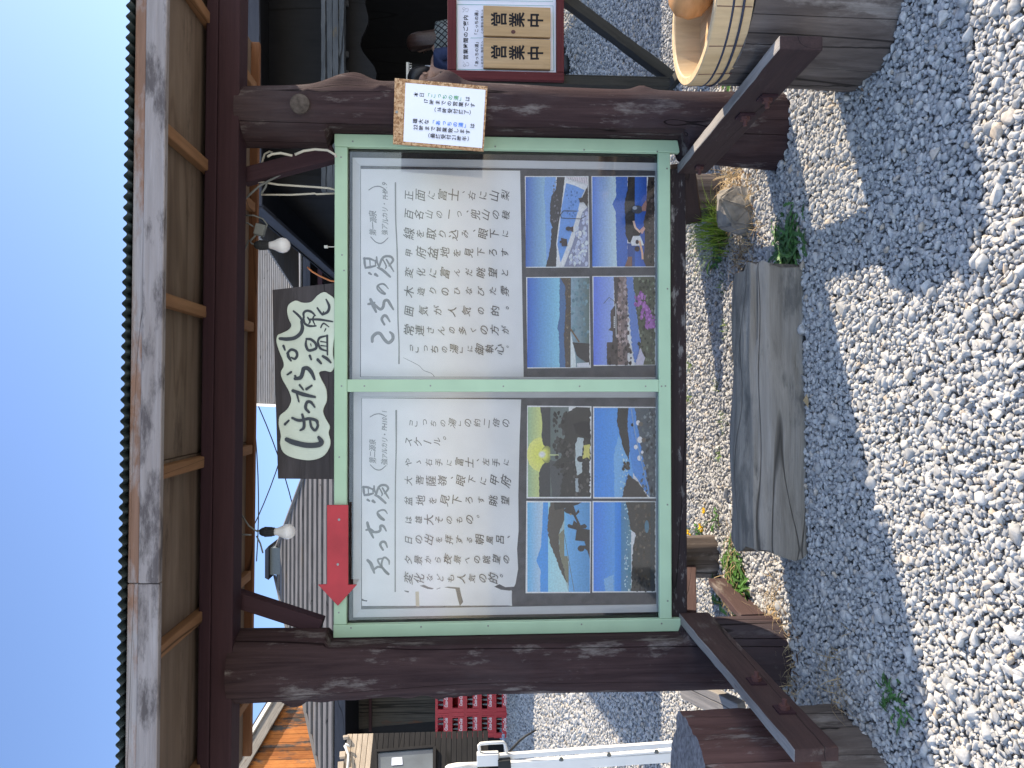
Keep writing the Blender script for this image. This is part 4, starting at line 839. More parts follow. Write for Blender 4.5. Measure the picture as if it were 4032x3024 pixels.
def hrow(text, x, y0, y1, size, mi=0, off=.012, jit=0):
    n = len(text); 
    for i, ch in enumerate(text):
        X, Y = zh(x, y0+(y1-y0)*i/max(1, n-1)); I.char(ch, X, Y, size/2.011, rnd.uniform(-jit, jit), 0, 1, 1, off, False, mi)
hrow('営業時間のご案内', 1073, 452, 140, 41, 0, .02, .05); hrow('「あっちの湯」', 1160, 527, 330, 32, 0, .014, .05); hrow('「こっちの湯」', 1158, 275, 80, 32, 0, .014, .05); hrow('←右方向・階段下へ', 1203, 522, 335, 21, 0, .004, .05); hrow('この看板の裏へ→', 1203, 258, 85, 21, 0, .004, .05)
for x0, y0 in ((1072, 508), (1068, 78)):                          # the two little hand-drawn bathers
    s_ = 1 if y0 > 300 else -1
    I.stroke([zh(x0-10, y0), zh(x0-20, y0+10*s_), zh(x0-8, y0+18*s_), zh(x0+2, y0+8*s_), zh(x0-10, y0)], .9, 2); I.stroke([zh(x0+2, y0+6*s_), zh(x0+18, y0+14*s_), zh(x0+26, y0+4*s_), zh(x0+18, y0-14*s_), zh(x0+2, y0-8*s_)], .9, 2); I.stroke([zh(x0-4, y0-4), zh(x0-16, y0-18*s_), zh(x0-22, y0-14*s_)], .9, 2)
for pts in ([(1005, 548), (1772, 560)], [(1005, 548), (1005, 36)], [(1772, 560), (1765, 48)], [(1005, 34), (1765, 46)], [(1114, 300), (1212, 300)], [(1005, 0), (1765, 12)]): I.stroke([zh(*p_) for p_ in pts], 2.2, 1)
I.b.build('lettering', [M['black'], M['teal'], M['inkgrey']], sh_)
for x_, top in ((A.x+.028, hx(1730, 290).z), (xR+.02, hx(1730, 290).z)):
    timber('leg', (x_, HY+.055, gz(0, HY)-.03), (x_, HY+.055, top), .06, .06, M['darkleg'], hb, up=(0, 1, 0), rough=.001)
timber('prop', hx(2175, -40, .09), hx(2700, 352, .09), .06, .075, M['darkleg'], hb, up=(0, 1, 0), rough=.002)
timber('foot', (A.x+.02, HY-.25, gz(0, 1.2)+.02), (A.x+.02, HY+.4, gz(0, 1.6)+.02), .06, .05, M['darkleg'], hb)
for i, (ca, lab) in enumerate(((((1213, 296), (1745, 312), (1745, 548), (1213, 535)), 'left pine plaque with black characters and plain grain'), (((1213, 42), (1745, 60), (1745, 295), (1213, 280)), 'right pine plaque with black characters and a dark round knot'))):
    t2 = thing('wooden_plaque', hx(*zh(1480, 420 if i == 0 else 170), -.02), lab+', hung on the opening-hours board', 'plaque', 'pine plaques on the opening-hours board')
    b = MB(); b.prism([hx(*zh(*p_), -.020) for p_ in ca], (0, .026, 0)); b.build('plaque_board', M['plaque'], t2, bev=.003)
    J = Ink(plane(HY-.0206)); cy = 412 if i == 0 else 152
    for ch, x in (('営', 1335), ('業', 1478), ('中', 1625)): X, Y = zh(x, cy+(x-1335)*.03); J.char(ch, X, Y, 130/2.011, rnd.uniform(-.03, .03), 0, .92, 1, .026)
    J.b.build('lettering', M['black'], t2)
    if i == 1: b = MB(); J = Ink(plane(HY-.0206)); X, Y = zh(1450, 252); J.poly([(X+9*math.cos(a*.5), Y+8*math.sin(a*.5)) for a in range(13)]); J.b.build('knot', M['rust'], t2)

# ------------------------------------------------------------------ tub on the stake
TC = Vector((1.172, -.700, .443)); TR = .238; TH = .112
t_ = thing('wooden_tub', TC, 'shallow round pale wooden tub with two dark hoops on the thick stake', 'wooden tub')
b = MB(); b.lathe([(TR-.006, 0), (TR+.004, TH*.5), (TR+.006, TH-.004), (TR+.002, TH), (TR-.018, TH), (TR-.022, TH-.004), (TR-.028, .024)], TC, 72, cap=False); tb = b.build('staves', M['tub'], t_, smooth='auto')
b = MB(); b.lathe([(TR-.03, .004), (TR-.026, .024), (.001, .0242)], TC, 64); b.build('tub_floor', M['tubfloor'], t_)
for h in (.030, .060):
    b = MB(); b.tube([TC+Vector(((TR+.0035)*math.cos(a*math.pi/36), (TR+.0035)*math.sin(a*math.pi/36), h)) for a in range(73)], .0036, 6); b.build('hoop', M['hoop'], t_, smooth=True)
for k in range(14):
    b = MB(); a = 2*math.pi*k/14+.15; d = Vector((math.cos(a), math.sin(a), 0)); b.tube([TC+d*(TR+.0012)+Vector((0, 0, .004)), TC+d*(TR+.0062)+Vector((0, 0, TH-.004))], .0014, 4); b.build('stave_joint', M['rust'], t_)
c = at(2700, -42, -.62); c.z = .530
b = MB(); b.lathe([(.001, -.06), (.05, -.056), (.078, -.03), (.088, .005), (.078, .045), (.055, .066), (.03, .074), (.001, .072)], c, 40)
o = tag(b.build('wooden_ball', M['ballwood'], smooth=True), 'polished turned wooden ball with dark marks, lying in the tub', 'wooden ball')

# ------------------------------------------------------------------ log bench
rnd = random.Random(31); b = MB(); ns, nl = 56, 90; x0, x1 = -.618, .437; vs = []; ph = [rnd.uniform(0, 6) for _ in range(12)]
for i in range(nl+1):
    t = i/nl; x = x0+(x1-x0)*t
    ry = .128+.010*math.sin(3*t+1)-.008*t; rz = .126-.010*t; cy = -.158+.012*math.sin(2.5*t); cz = .100
    for k in range(ns):
        a = 2*math.pi*k/ns; ca, sa = math.cos(a), math.sin(a); e = 2/3.6
        y = math.copysign(abs(ca)**e, ca)*ry; z = math.copysign(abs(sa)**e, sa)*rz
        g_ = .004*math.sin(9*a+ph[0]+2*x)+.003*math.sin(17*a+ph[1]+x*3)+.006*math.sin(4*x*3+ph[2]+2*a)
        for (ga, gw, gd, xa, xb) in ((1.95, .03, .02, -.45, .43), (1.15, .03, .012, -.1, .40), (.62+math.pi*.55, .05, .02, .05, .437), (.3+math.pi, .04, .014, -.2, .437), (2.35, .05, .016, .1, .437)):
            da = (a-ga-.10*math.sin(5*x)+math.pi) % (2*math.pi)-math.pi; w_ = max(0, min(1, (x-xa)/.08))*max(0, min(1, (xb-x)/.08+.15)); g_ -= .45*gd*w_*math.exp(-(da/gw)**2)
        n_ = Vector((0, y, z)).normalized()
        dx = (.016*math.sin(3*a+ph[4])+.011*math.sin(7*a+ph[5])+rnd.uniform(-.005, .005)) if i in (0, nl) else 0
        
        if i in (0, nl): n_ = n_; y *= .975; z *= .975
        vs.append((x+dx, cy+y+n_.y*g_, cz+z+n_.z*g_))
b.add(vs, [(i*ns+k, i*ns+(k+1) % ns, (i+1)*ns+(k+1) % ns, (i+1)*ns+k) for i in range(nl) for k in range(ns)]+[list(range(ns-1, -1, -1)), [nl*ns+k for k in range(ns)]])
o = b.build('log_bench', M['oldwood'], smooth=True); o.data.set_sharp_from_angle(angle=R(55))
tag(o, 'silvery split log lying on the gravel in front of the notice board', 'log bench')

# ------------------------------------------------------------------ rock
rnd = random.Random(5); bm = bmesh.new()
for p_ in ((-.09, -.05, -.03), (.085, -.045, -.03), (.10, .06, -.03), (-.08, .07, -.03), (-.075, -.06, .09), (.03, -.065, .135), (.085, -.02, .125), (.07, .06, .10), (-.05, .05, .115), (.105, -.04, .05), (-.10, .0, .04), (-.02, -.08, .03)): bm.verts.new(p_)
bmesh.ops.convex_hull(bm, input=bm.verts[:]); bmesh.ops.bevel(bm, geom=bm.edges[:], offset=.008, segments=2, affect='EDGES'); bmesh.ops.triangulate(bm, faces=bm.faces[:])
bmesh.ops.subdivide_edges(bm, edges=bm.edges[:], cuts=2, use_grid_fill=True)
for v in bm.verts: v.co += Vector((rnd.uniform(-1, 1), rnd.uniform(-1, 1), rnd.uniform(-1, 1)))*.0022
me = bpy.data.meshes.new('rock'); bm.to_mesh(me); bm.free(); me.materials.append(M['rock']); o = bpy.data.objects.new('rock', me); COL.objects.link(o); o.location = gnd(2948, 838); o.rotation_euler.z = .2; o.scale = (1.08, 1.1, 1.15)
tag(o, 'angular grey rock the size of a football beside the grass tuft', 'rock')

# ------------------------------------------------------------------ plants
def blade(b, p0, ang, L, lean, w_, rnd, seg=5, droop=1.0):
    d = Vector((math.cos(ang), math.sin(ang), 0)); s_ = Vector((-d.y, d.x, 0)); vs = []
    for i in range(seg+1):
        t = i/seg; p = Vector(p0)+d*(lean*L*t**1.6)+Vector((0, 0, L*(t-.45*droop*lean*t*t))); ww = w_*(1-t**1.5)*.5+.0003
        vs += [p+s_*ww, p-s_*ww]
    b.add(vs, [(2*i, 2*i+1, 2*i+3, 2*i+2) for i in range(seg)])
def leaf(b, p0, ang, L, rise, w_, rnd, tooth=0.0, seg=9):
    d = Vector((math.cos(ang), math.sin(ang), 0)); s_ = Vector((-d.y, d.x, 0)); vs = []; tw = rnd.uniform(-.3, .3)
    for i in range(seg+1):
        t = i/seg; p = Vector(p0)+d*(L*t)+Vector((0, 0, L*(rise*t-rise*.9*t*t*rnd.uniform(.9, 1.1))))
        ww = w_*math.sin(math.pi*min(1, t*.92+.06))**.8*(1-tooth*(i % 2))*.5
        vs += [p+s_*ww+Vector((0, 0, ww*(.35+tw))), p, p-s_*ww+Vector((0, 0, ww*(.35-tw)))]
    b.add(vs, [(3*i+k, 3*i+k+1, 3*i+k+4, 3*i+k+3) for i in range(seg) for k in (0, 1)])
def tuft(name, c, n, L, spread, w_, mat, lab, cat, seed, lean=.8, group=None, drys=0):
    rnd = random.Random(seed); t2 = thing(name, c, lab, cat, group); b = MB(); b2 = MB()
    for i in range(n):
        p = Vector(c)+Vector((rnd.gauss(0, spread), rnd.gauss(0, spread*.7), -.005)); blade(b, p, rnd.uniform(0, 6.28), L*rnd.uniform(.5, 1.15), rnd.uniform(.15, lean), w_*rnd.uniform(.6, 1.2), rnd)
    b.build('blades', mat, t2)
    for i in range(drys): blade(b2, Vector(c)+Vector((rnd.gauss(0, spread*1.5), rnd.gauss(0, spread), -.005)), rnd.uniform(0, 6.28), L*rnd.uniform(.3, .9), rnd.uniform(.4, 1.3), w_*.6, rnd)
    if drys: b2.build('dry_blades', M['straw'], t2)
def rosette(name, c, n, L, rise, w_, tooth, mat, lab, cat, seed, spread=.03, group=None, flowers=0):
    rnd = random.Random(seed); t2 = thing(name, c, lab, cat, group); b = MB()
    for i in range(n): leaf(b, Vector(c)+Vector((rnd.gauss(0, spread), rnd.gauss(0, spread), .004+rnd.uniform(0, .02))), rnd.uniform(0, 6.28), L*rnd.uniform(.55, 1.15), rise*rnd.uniform(.3, 1.3), w_*rnd.uniform(.7, 1.2), rnd, tooth)
    b.build('leaves', mat, t2)
    for k in range(flowers):
        p = Vector(c)+Vector((rnd.uniform(-.05, .05), rnd.uniform(-.03, .03), rnd.uniform(.06, .10))); b = MB(); b.tube([Vector(c), (Vector(c)+p)/2+Vector((.01, 0, .02)), p], .0015, 5); fl = b.build('flower_stem', M['leaf'], t2)
        b = MB()
        for j in range(22): a = rnd.uniform(0, 6.28); b.tube([p, p+Vector((math.cos(a)*.015, math.sin(a)*.015, rnd.uniform(.002, .012)))], [.0014, .0022], 4)
        b.build('flower_head', M['petal'], fl)
tuft('grass_tuft', gnd(2868, 900), 260, .23, .045, .0055, M['grass'], 'big bright tuft of long grass behind the rock', 'grass tuft', 1, 1.0, drys=50)
rosette('weed_plant', gnd(2835, 985), 16, .10, .6, .035, 0, M['leaf'], 'small broad-leaved weed left of the grass tuft', 'weed', 2)
rosette('dandelion_plant', gnd(3120, 975), 130, .105, .5, .022, .55, M['leafdark'], 'dense dark green dandelion rosette at the right end of the log bench', 'weed', 3, .05)
rosette('weed_plant', gnd(2800, 845), 12, .06, .8, .03, .3, M['leaf'], 'tiny bright weed below the right brace of the board', 'weed', 4)
rosette('weed_plant', gnd(2905, 2235), 70, .085, .7, .02, 0, M['leaf'], 'sunlit leafy weed left of the log bench', 'weed', 5, .05)
rosette('weed_plant', gnd(2945, 2335), 46, .10, .8, .024, 0, M['leaf'], 'sunlit leafy weed against the left post', 'weed', 6, .04)
rosette('weed_plant', gnd(2840, 2310), 12, .12, .8, .03, 0, M['leaf'], 'thin weed behind the left end of the board', 'weed', 7, .03)
rosette('weed_plant', gnd(3540, 2752), 34, .05, .7, .014, .5, M['leafdark'], 'low green weed at the foot of the red stake', 'weed', 8, .03)
rosette('weed_plant', gnd(2892, 283), 14, .07, .9, .035, .3, M['leaf'], 'bright weed behind the tub', 'weed', 9, .02)
rosette('weed_plant', gnd(3352, 10), 12, .08, .8, .03, .3, M['leafdark'], 'weed at the far right foot of the thick stake', 'weed', 10, .02)
rosette('dandelion_plant', gnd(2830, 2048), 12, .05, .7, .02, .4, M['leaf'], 'small weed with yellow flowers nearer the log bench', 'weed', 11, .02, flowers=3)
rosette('dandelion_plant', gnd(2762, 2092), 12, .05, .7, .02, .4, M['leaf'], 'small weed with yellow flowers under the flaking rail', 'weed', 12, .02, flowers=3)
for i, (X, Y, n_, lab) in enumerate(((2722, 1440, 26, 'yellowish grass sprig under the rail, nearest the right'), (2722, 1570, 34, 'yellowish grass sprig under the middle of the rail'), (2826, 1525, 20, 'small grass sprig halfway between the rail and the log'), (2852, 1660, 30, 'dark grass sprig at the back edge of the log'), (2840, 1800, 24, 'short sprig at the back of the log, left of centre'), (2862, 1300, 26, 'mossy sprig at the back of the log, right of centre'), (2850, 1120, 24, 'mossy sprig behind the right end of the log'))):
    tuft('grass_sprig', gnd(X, Y), n_, .045, .025, .004, M['grass'], lab, 'grass sprig', 40+i, 1.0, 'grass sprigs in the gravel')
# dry straw at the feet of the posts
rnd = random.Random(77); b = MB()
for (X, Y, sx_, sy_, n_) in ((2890, 720, .07, .09, 190), (2960, 870, .10, .05, 130), (2935, 1010, .08, .06, 60), (3065, 2500, .10, .05, 170), (3120, 2640, .10, .05, 110), (3300, 2700, .10, .05, 60), (2900, 2380, .10, .08, 110), (2905, 2150, .10, .05, 60), (2880, 270, .08, .08, 60)):
    c = gnd(X, Y)
    for i in range(n_): blade(b, c+Vector((rnd.gauss(0, sx_), rnd.gauss(0, sy_), .006)), rnd.uniform(0, 6.28), rnd.uniform(.04, .16), rnd.uniform(.5, 2.2), .0026, rnd, 5, 1.5)
bl_ = MB()
for (X, Y, sx_, sy_, n_) in ((2900, 740, .09, .10, 260), (2960, 900, .13, .06, 260), (2930, 1020, .08, .06, 90), (3080, 2520, .11, .05, 220), (3130, 2640, .10, .05, 150), (2905, 2380, .12, .08, 150), (2880, 270, .08, .06, 80), (3430, 90, .12, .04, 90)):
    c = gnd(X, Y)
    for i in range(n_):
        q_ = c+Vector((rnd.gauss(0, sx_), rnd.gauss(0, sy_), rnd.uniform(.006, .02))); a = rnd.uniform(0, 6.28); u = Vector((math.cos(a), math.sin(a), rnd.uniform(-.3, .3)))*rnd.uniform(.006, .016); v = Vector((-math.sin(a), math.cos(a), rnd.uniform(-.4, .4)))*rnd.uniform(.003, .007)
        bl_.add([q_-u, q_+v, q_+u*1.1, q_-v], [(0, 1, 2, 3)])
tag(bl_.build('leaf_litter', plain('brown_leaf_litter', (.17, .11, .07), .9, .1, var=.6, scale=25)), 'brown leaf and bark litter between the stones by the posts', 'litter', kind='stuff')
tag(b.build('dry_straw', M['straw']), 'dry straw and dead stems littered round the feet of the posts', 'straw', kind='stuff')
p_ = gnd(3183, 1578, .02); b = MB(); b.add([p_+Vector(v) for v in ((-.02, 0, .0), (.0, .014, .012), (.022, .004, .004), (.004, -.012, .006))], [(0, 3, 2, 1)]); b.prism([p_+Vector(v) for v in ((-.024, 0, .0), (.0, .014, .012), (.024, .004, .004), (.004, -.012, .006))], (0, 0, .0015)); tag(b.build('dead_leaf', M['straw']), 'dry brown leaf on the gravel at the front of the log bench', 'leaf')
# ------------------------------------------------------------------ bath house on the right, open to the front
bh = thing('bath_house', (3.8, 5, 0), 'dark open-fronted wooden bath house with a weathered log lintel', 'building')
EX = at(1024, 810, 3.5); ez = EX.z
# eaves: fascia across the front and down the left side
timber('fascia', (EX.x, 3.5, ez+.05), (7.5, 3.5, ez+.15), .04, .14, M['bluegrey'], bh)
timber('fascia', (EX.x, 3.521, ez+.05), (EX.x+.02, 9.5, ez+.07), .04, .14, M['bluegrey'], bh, up=(0, 0, 1))
def courses(name, parent, p0, p1, up, n, mat, gap=.008, thick=.018, s0=None, s1=None, sag=None):
    """overlapping roof boards: eave line p0-p1, up-slope vector, narrowing towards the ridge by s0/s1 (metres per course)"""
    b = MB(); p0, p1, up = Vector(p0), Vector(p1), Vector(up); nrm = (p1-p0).cross(up).normalized()
    if nrm.z < 0: nrm = -nrm
    ex = (p1-p0).normalized(); rnd = random.Random(len(name)+n)
    for i in range(n):
        a = p0+up*i/n+ex*(s0 or 0)*i; c = p1+up*i/n-ex*(s1 or 0)*i; a2 = p0+up*(i+1)/n+ex*(s0 or 0)*(i+1); c2 = p1+up*(i+1)/n-ex*(s1 or 0)*(i+1)
        L = (c-a).length; k = max(1, int(L/1.9)); cut = sorted(rnd.uniform(.05, .95) for _ in range(k-1)); cut = [0]+cut+[1]
        for t0, t1 in zip(cut, cut[1:]):
            q = [a.lerp(c, t0)+ex*.002+nrm*thick*1.15, a.lerp(c, t1)-ex*.002+nrm*thick*1.15, a2.lerp(c2, t1)-ex*.002+nrm*.004-up.normalized()*gap, a2.lerp(c2, t0)+ex*.002+nrm*.004-up.normalized()*gap]
            b.add(q+[v-nrm*thick for v in q], [(0, 1, 2, 3), (7, 6, 5, 4), (0, 4, 5, 1), (1, 5, 6, 2), (2, 6, 7, 3), (3, 7, 4, 0)])
    b.add([p0-nrm*.012, p1-nrm*.012, p1+up-ex*(s1 or 0)*n-nrm*.012, p0+up+ex*(s0 or 0)*n-nrm*.012], [(0, 1, 2, 3)])
    return b.build(name, mat, parent)
courses('roof', bh, (EX.x-.06, 3.47, ez+.13), (7.5, 3.47, ez+.24), (0, 5.5, .75), 36, M['slat'])
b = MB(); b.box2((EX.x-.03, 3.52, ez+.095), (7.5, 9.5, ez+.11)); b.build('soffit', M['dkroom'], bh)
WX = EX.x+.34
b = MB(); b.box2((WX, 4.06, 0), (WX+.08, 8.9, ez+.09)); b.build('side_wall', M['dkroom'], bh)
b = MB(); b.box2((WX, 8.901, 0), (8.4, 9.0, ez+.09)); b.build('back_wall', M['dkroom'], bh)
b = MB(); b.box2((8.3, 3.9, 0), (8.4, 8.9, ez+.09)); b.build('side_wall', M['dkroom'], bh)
for k, (Xa, Xb, dy) in enumerate(((1266, 1284, 0), (1285, 1310, .012), (1311, 1334, .004), (1335, 1356, .02))):
    a, c = at(Xa, 100, 3.92), at(Xb, 100, 3.92); timber('lintel', (WX-.1, 3.97+dy, (a.z+c.z)/2), (7.5, 3.97+dy, (a.z+c.z)/2+.02), .10, (a.z-c.z)*1.0, M['beamlog'], bh, rough=.003)
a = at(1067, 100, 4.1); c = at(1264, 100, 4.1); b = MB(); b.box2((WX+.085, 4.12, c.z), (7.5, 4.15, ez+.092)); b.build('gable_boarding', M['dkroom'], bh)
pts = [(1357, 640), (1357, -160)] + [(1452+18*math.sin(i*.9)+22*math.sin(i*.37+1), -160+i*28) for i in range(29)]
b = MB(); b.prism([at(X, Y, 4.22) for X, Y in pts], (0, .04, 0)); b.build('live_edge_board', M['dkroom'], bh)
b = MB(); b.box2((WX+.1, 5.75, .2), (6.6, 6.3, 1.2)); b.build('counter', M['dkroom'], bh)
for Yp in (14, 215, 290):
    p_ = at(1362, Yp, 4.18); b = MB(); b.box(p_, (.05, .03, .05)); b.build('bracket', M['beamlog'], bh)
b = MB(); b.tube([at(1210, 1052, 4.7), at(1230, 1070, 4.7), at(1262, 1088, 4.7), at(1300, 1105, 4.7), at(1400, 1120, 4.7), at(1600, 1122, 4.2)], .009, 7); b.build('orange_cord', M['cord'], bh, smooth=True)
b = MB(); b.tube([at(1290, 972, 3.6), at(1330, 972, 3.6)], .004, 6); b.box(at(1284, 972, 3.6), (.022, .022, .03)); b.build('hook', M['cable'], bh)
# ticket machine by the counter
TM = at(1600, 285, 5.25); t_ = thing('ticket_machine', (TM.x-.1, 5.4, .2), 'dark ticket machine with a white top and pale label, behind the person in navy', 'ticket machine')
b = MB(); b.box2((TM.x-.42, 5.25, .2), (TM.x+.10, 5.49, TM.z-.03)); b.build('cabinet', M['dkplank'], t_, bev=.006)
b = MB(); b.box2((TM.x-.42, 5.22, TM.z-.027), (TM.x+.10, 5.49, TM.z+.0)); b.build('top', M['white'], t_, bev=.003)
a, c = at(1674, 320, 5.245), at(1701, 258, 5.245); b = MB(); b.box2((a.x, 5.240, c.z), (c.x, 5.247, a.z)); lb = b.build('label_plate', M['sheet'], t_)
J = Ink(plane(5.2395, .0001)); 
for k in range(3): J.stroke([(1684+k*6, 306), (1684+k*6, 266)], 1.2)
J.b.build('lettering', M['black'], lb)
J = Ink(plane(5.249, .0001)); [J.char(ch, 1616, 297-i*9.5, 15, 0, 0, .8, 1, .02) for i, ch in enumerate('TICKET')]; J.b.build('lettering', M['white'], t_)

# ------------------------------------------------------------------ people at the counter
def figure(loc, face, hgt, lab, hair_m, shirt_m, bow, turn, seed, long_hair):
    t_ = thing('person', loc, lab, 'person'); k = hgt/1.70; loc = Vector(loc)
    rot = Matrix.Rotation(face, 3, 'Z')
    def grow(name, verts, edges, rad, mat, sub=2):
        me = bpy.data.meshes.new(name); me.from_pydata([loc+rot @ (Vector(v)*k) for v in verts], edges, []); o = bpy.data.objects.new(name, me); COL.objects.link(o)
        md = o.modifiers.new('skin', 'SKIN'); md.use_smooth_shade = True
        for i, r in enumerate(rad): me.skin_vertices[0].data[i].radius = ((r[0]*k, r[1]*k) if isinstance(r, tuple) else (r*k, r*k))
        me.skin_vertices[0].data[0].use_root = True
        o.modifiers.new('sub', 'SUBSURF').levels = sub; o.modifiers['sub'].render_levels = sub
        me2 = bpy.data.meshes.new_from_object(o.evaluated_get(bpy.context.evaluated_depsgraph_get())); o.modifiers.clear(); o.data = me2; me2.materials.clear(); me2.materials.append(mat)
        return put(o, t_)
    # local frame: +X is where the body faces, head bowed by bow, turned by turn
    hd = lambda x, y, z: (.03+bow*.10+math.cos(turn)*x-math.sin(turn)*y+bow*.25*(z-1.42), math.sin(turn)*x+math.cos(turn)*y, z-bow*.04)
    V = [(0, 0, .92), (0, 0, 1.05), (.005, 0, 1.22), (.015, 0, 1.36), hd(-.015, 0, 1.45), hd(-.01, 0, 1.51), hd(0, 0, 1.58), hd(.0, 0, 1.645),   # pelvis .. crown
         hd(.075, 0, 1.52), hd(.105, 0, 1.555),                                                                     # jaw, nose
         (0, .10, .86), (.02, .105, .48), (0, .11, .07), (.13, .12, .03), (0, -.10, .86), (.02, -.105, .48), (0, -.11, .07), (.13, -.12, .03),
         (.01, .17, 1.36), (.0, .215, 1.10), (.16, .19, .98), (.25, .16, .99), (.01, -.17, 1.36), (.0, -.215, 1.10), (.16, -.19, .98), (.25, -.16, .99)]
    E = [(0, 1), (1, 2), (2, 3), (3, 4), (4, 5), (5, 6), (6, 7), (5, 8), (6, 9), (0, 10), (10, 11), (11, 12), (12, 13), (0, 14), (14, 15), (15, 16), (16, 17), (3, 18), (18, 19), (19, 20), (20, 21), (3, 22), (22, 23), (23, 24), (24, 25)]
    rd = [(.12, .15), (.11, .135), (.115, .16), (.09, .13), .052, .062, (.092, .078), (.075, .065), .042, .014, .085, .058, .042, .032, .085, .058, .042, .032, .058, .042, .034, .028, .058, .042, .034, .028]
    body = grow('body', V, E, rd, M['skin'])
    for sd in (-1, 1):                                            # hands with five fingers, resting forward
        w0 = Vector((.25, .16*sd, .99))
        vv = [w0, w0+Vector((.05, 0, -.005))]; ee = [(0, 1)]; rr = [(.022, .015), (.034, .014)]
        for j in range(4):
            bse = w0+Vector((.075, (j-1.5)*.019, -.008)); l = (.05, .06, .063, .05)[j] if sd > 0 else (.05, .063, .06, .05)[j]; n0 = len(vv)
            vv += [bse, bse+Vector((l*.55, 0, -.008)), bse+Vector((l, 0, -.026))]; ee += [(1, n0), (n0, n0+1), (n0+1, n0+2)]; rr += [.0095, .0085, .0075]
        n0 = len(vv); vv += [w0+Vector((.04, -.036*sd, 0)), w0+Vector((.07, -.052*sd, -.01))]; ee += [(1, n0), (n0, n0+1)]; rr += [.011, .009]
        grow('hand', vv, ee, rr, M['skin'], 1)
    grow('shirt', [V[0], V[1], V[2], V[3], (.015, 0, 1.415), V[18], (.0, .198, 1.2), V[22], (.0, -.198, 1.2)], [(0, 1), (1, 2), (2, 3), (3, 4), (3, 5), (5, 6), (3, 7), (7, 8)], [(.135, .165), (.125, .15), (.13, .175), (.105, .145), (.068, .075), .074, .06, .074, .06], shirt_m)
    grow('trousers', [V[0], V[10], V[11], (0, .11, .12), V[14], V[15], (0, -.11, .12)], [(0, 1), (1, 2), (2, 3), (0, 4), (4, 5), (5, 6)], [(.128, .158), .095, .072, .062, .095, .072, .062], M['trouser'])
    for sd in (-1, 1): grow('shoe', [(-.06, .11*sd, .035), (.05, .115*sd, .04), (.16, .122*sd, .03)], [(0, 1), (1, 2)], [.05, .052, .042], M['rubber'], 1)
    for sd in (-1, 1):
        c = loc+rot @ (Vector(hd(-.005, .082*sd, 1.535))*k); b = MB(); b.lathe([(.006, -.012), (.017, -.006), (.019, 0), (.014, .006), (.001, .004)], (0, 0, 0), 12); e = b.build('ear', M['skin'], None, smooth=True); mt = (rot @ Vector((-.2, sd, 0))).to_track_quat('Z', 'X').to_matrix().to_4x4(); mt.translation = c; e.matrix_basis = mt @ Matrix.Scale(1.5, 4, (1, 0, 0)); put(e, body)
    rn = random.Random(seed); rows = [(1.25, -.09, .03, .07), (1.35, -.085, .045, .09), (1.45, -.07, .06, .10), (1.53, -.05, .076, .098), (1.60, -.03, .094, .094)] if long_hair else [(1.49, -.055, .035, .06), (1.53, -.05, .052, .078), (1.58, -.03, .08, .087), (1.63, -.008, .103, .089)]
    rows += [(1.67, -.008, .096, .083), (1.70, -.01, .07, .064), (1.717, -.01, .04, .036), (1.722, -.01, .01, .01)]; b = MB(); ns = 48; jit = [1+rn.uniform(-.03, .03) for _ in range(ns)]
    vs = [loc+rot @ (Vector(hd(cx_+rx*jit[j]*math.cos(2*math.pi*j/ns), ry*jit[j]*math.sin(2*math.pi*j/ns), z))*k) for z, cx_, rx, ry in rows for j in range(ns)]
    b.add(vs, [(i*ns+j, i*ns+(j+1) % ns, (i+1)*ns+(j+1) % ns, (i+1)*ns+j) for i in range(len(rows)-1) for j in range(ns)]+[list(range(ns)), [(len(rows)-1)*ns+j for j in range(ns)]])
    b.build('hair', hair_m, t_, smooth=True)
    return t_
pA = at(1650, 240, 4.85)
figure((pA.x-.02, 4.9, .2), math.pi+.30, 1.68, 'person with short black hair in a navy shirt, head bent', M['hair_black'], M['navy'], .9, -.35, 3, False)
# patterned cloth: pale lattice on grey
m, N, L, p = newmat('lattice_cloth', .9, .1); tc = N.new('ShaderNodeTexCoord'); mp = N.new('ShaderNodeMapping'); mp.inputs['Rotation'].default_value = (0, R(45), 0); mp.inputs['Scale'].default_value = (16, 16, 16)
br_ = N.new('ShaderNodeTexBrick'); br_.offset = 0; br_.inputs['Color1'].default_value = (.2, .22, .22, 1); br_.inputs['Color2'].default_value = (.12, .14, .14, 1); br_.inputs['Mortar'].default_value = (.02, .02, .025, 1); br_.inputs['Mortar Size'].default_value = .1; br_.inputs['Brick Width'].default_value = .8; br_.inputs['Row Height'].default_value = .8; br_.inputs['Scale'].default_value = 1
sp = N.new('ShaderNodeSeparateXYZ'); cb = N.new('ShaderNodeCombineXYZ'); L.new(tc.outputs['Object'], mp.inputs[0]); L.new(mp.outputs[0], sp.inputs[0]); L.new(sp.outputs[0], cb.inputs[0]); L.new(sp.outputs[2], cb.inputs[1]); L.new(cb.outputs[0], br_.inputs[0]); L.new(br_.outputs[0], p.inputs['Base Color'])
pB = at(1650, 160, 5.0)
figure((pB.x+.03, 5.05, .20), R(100), 1.68, 'person with long brown hair in a lattice-patterned top, seen from behind', M['hair_brown'], m, .2, .1, 5, True)

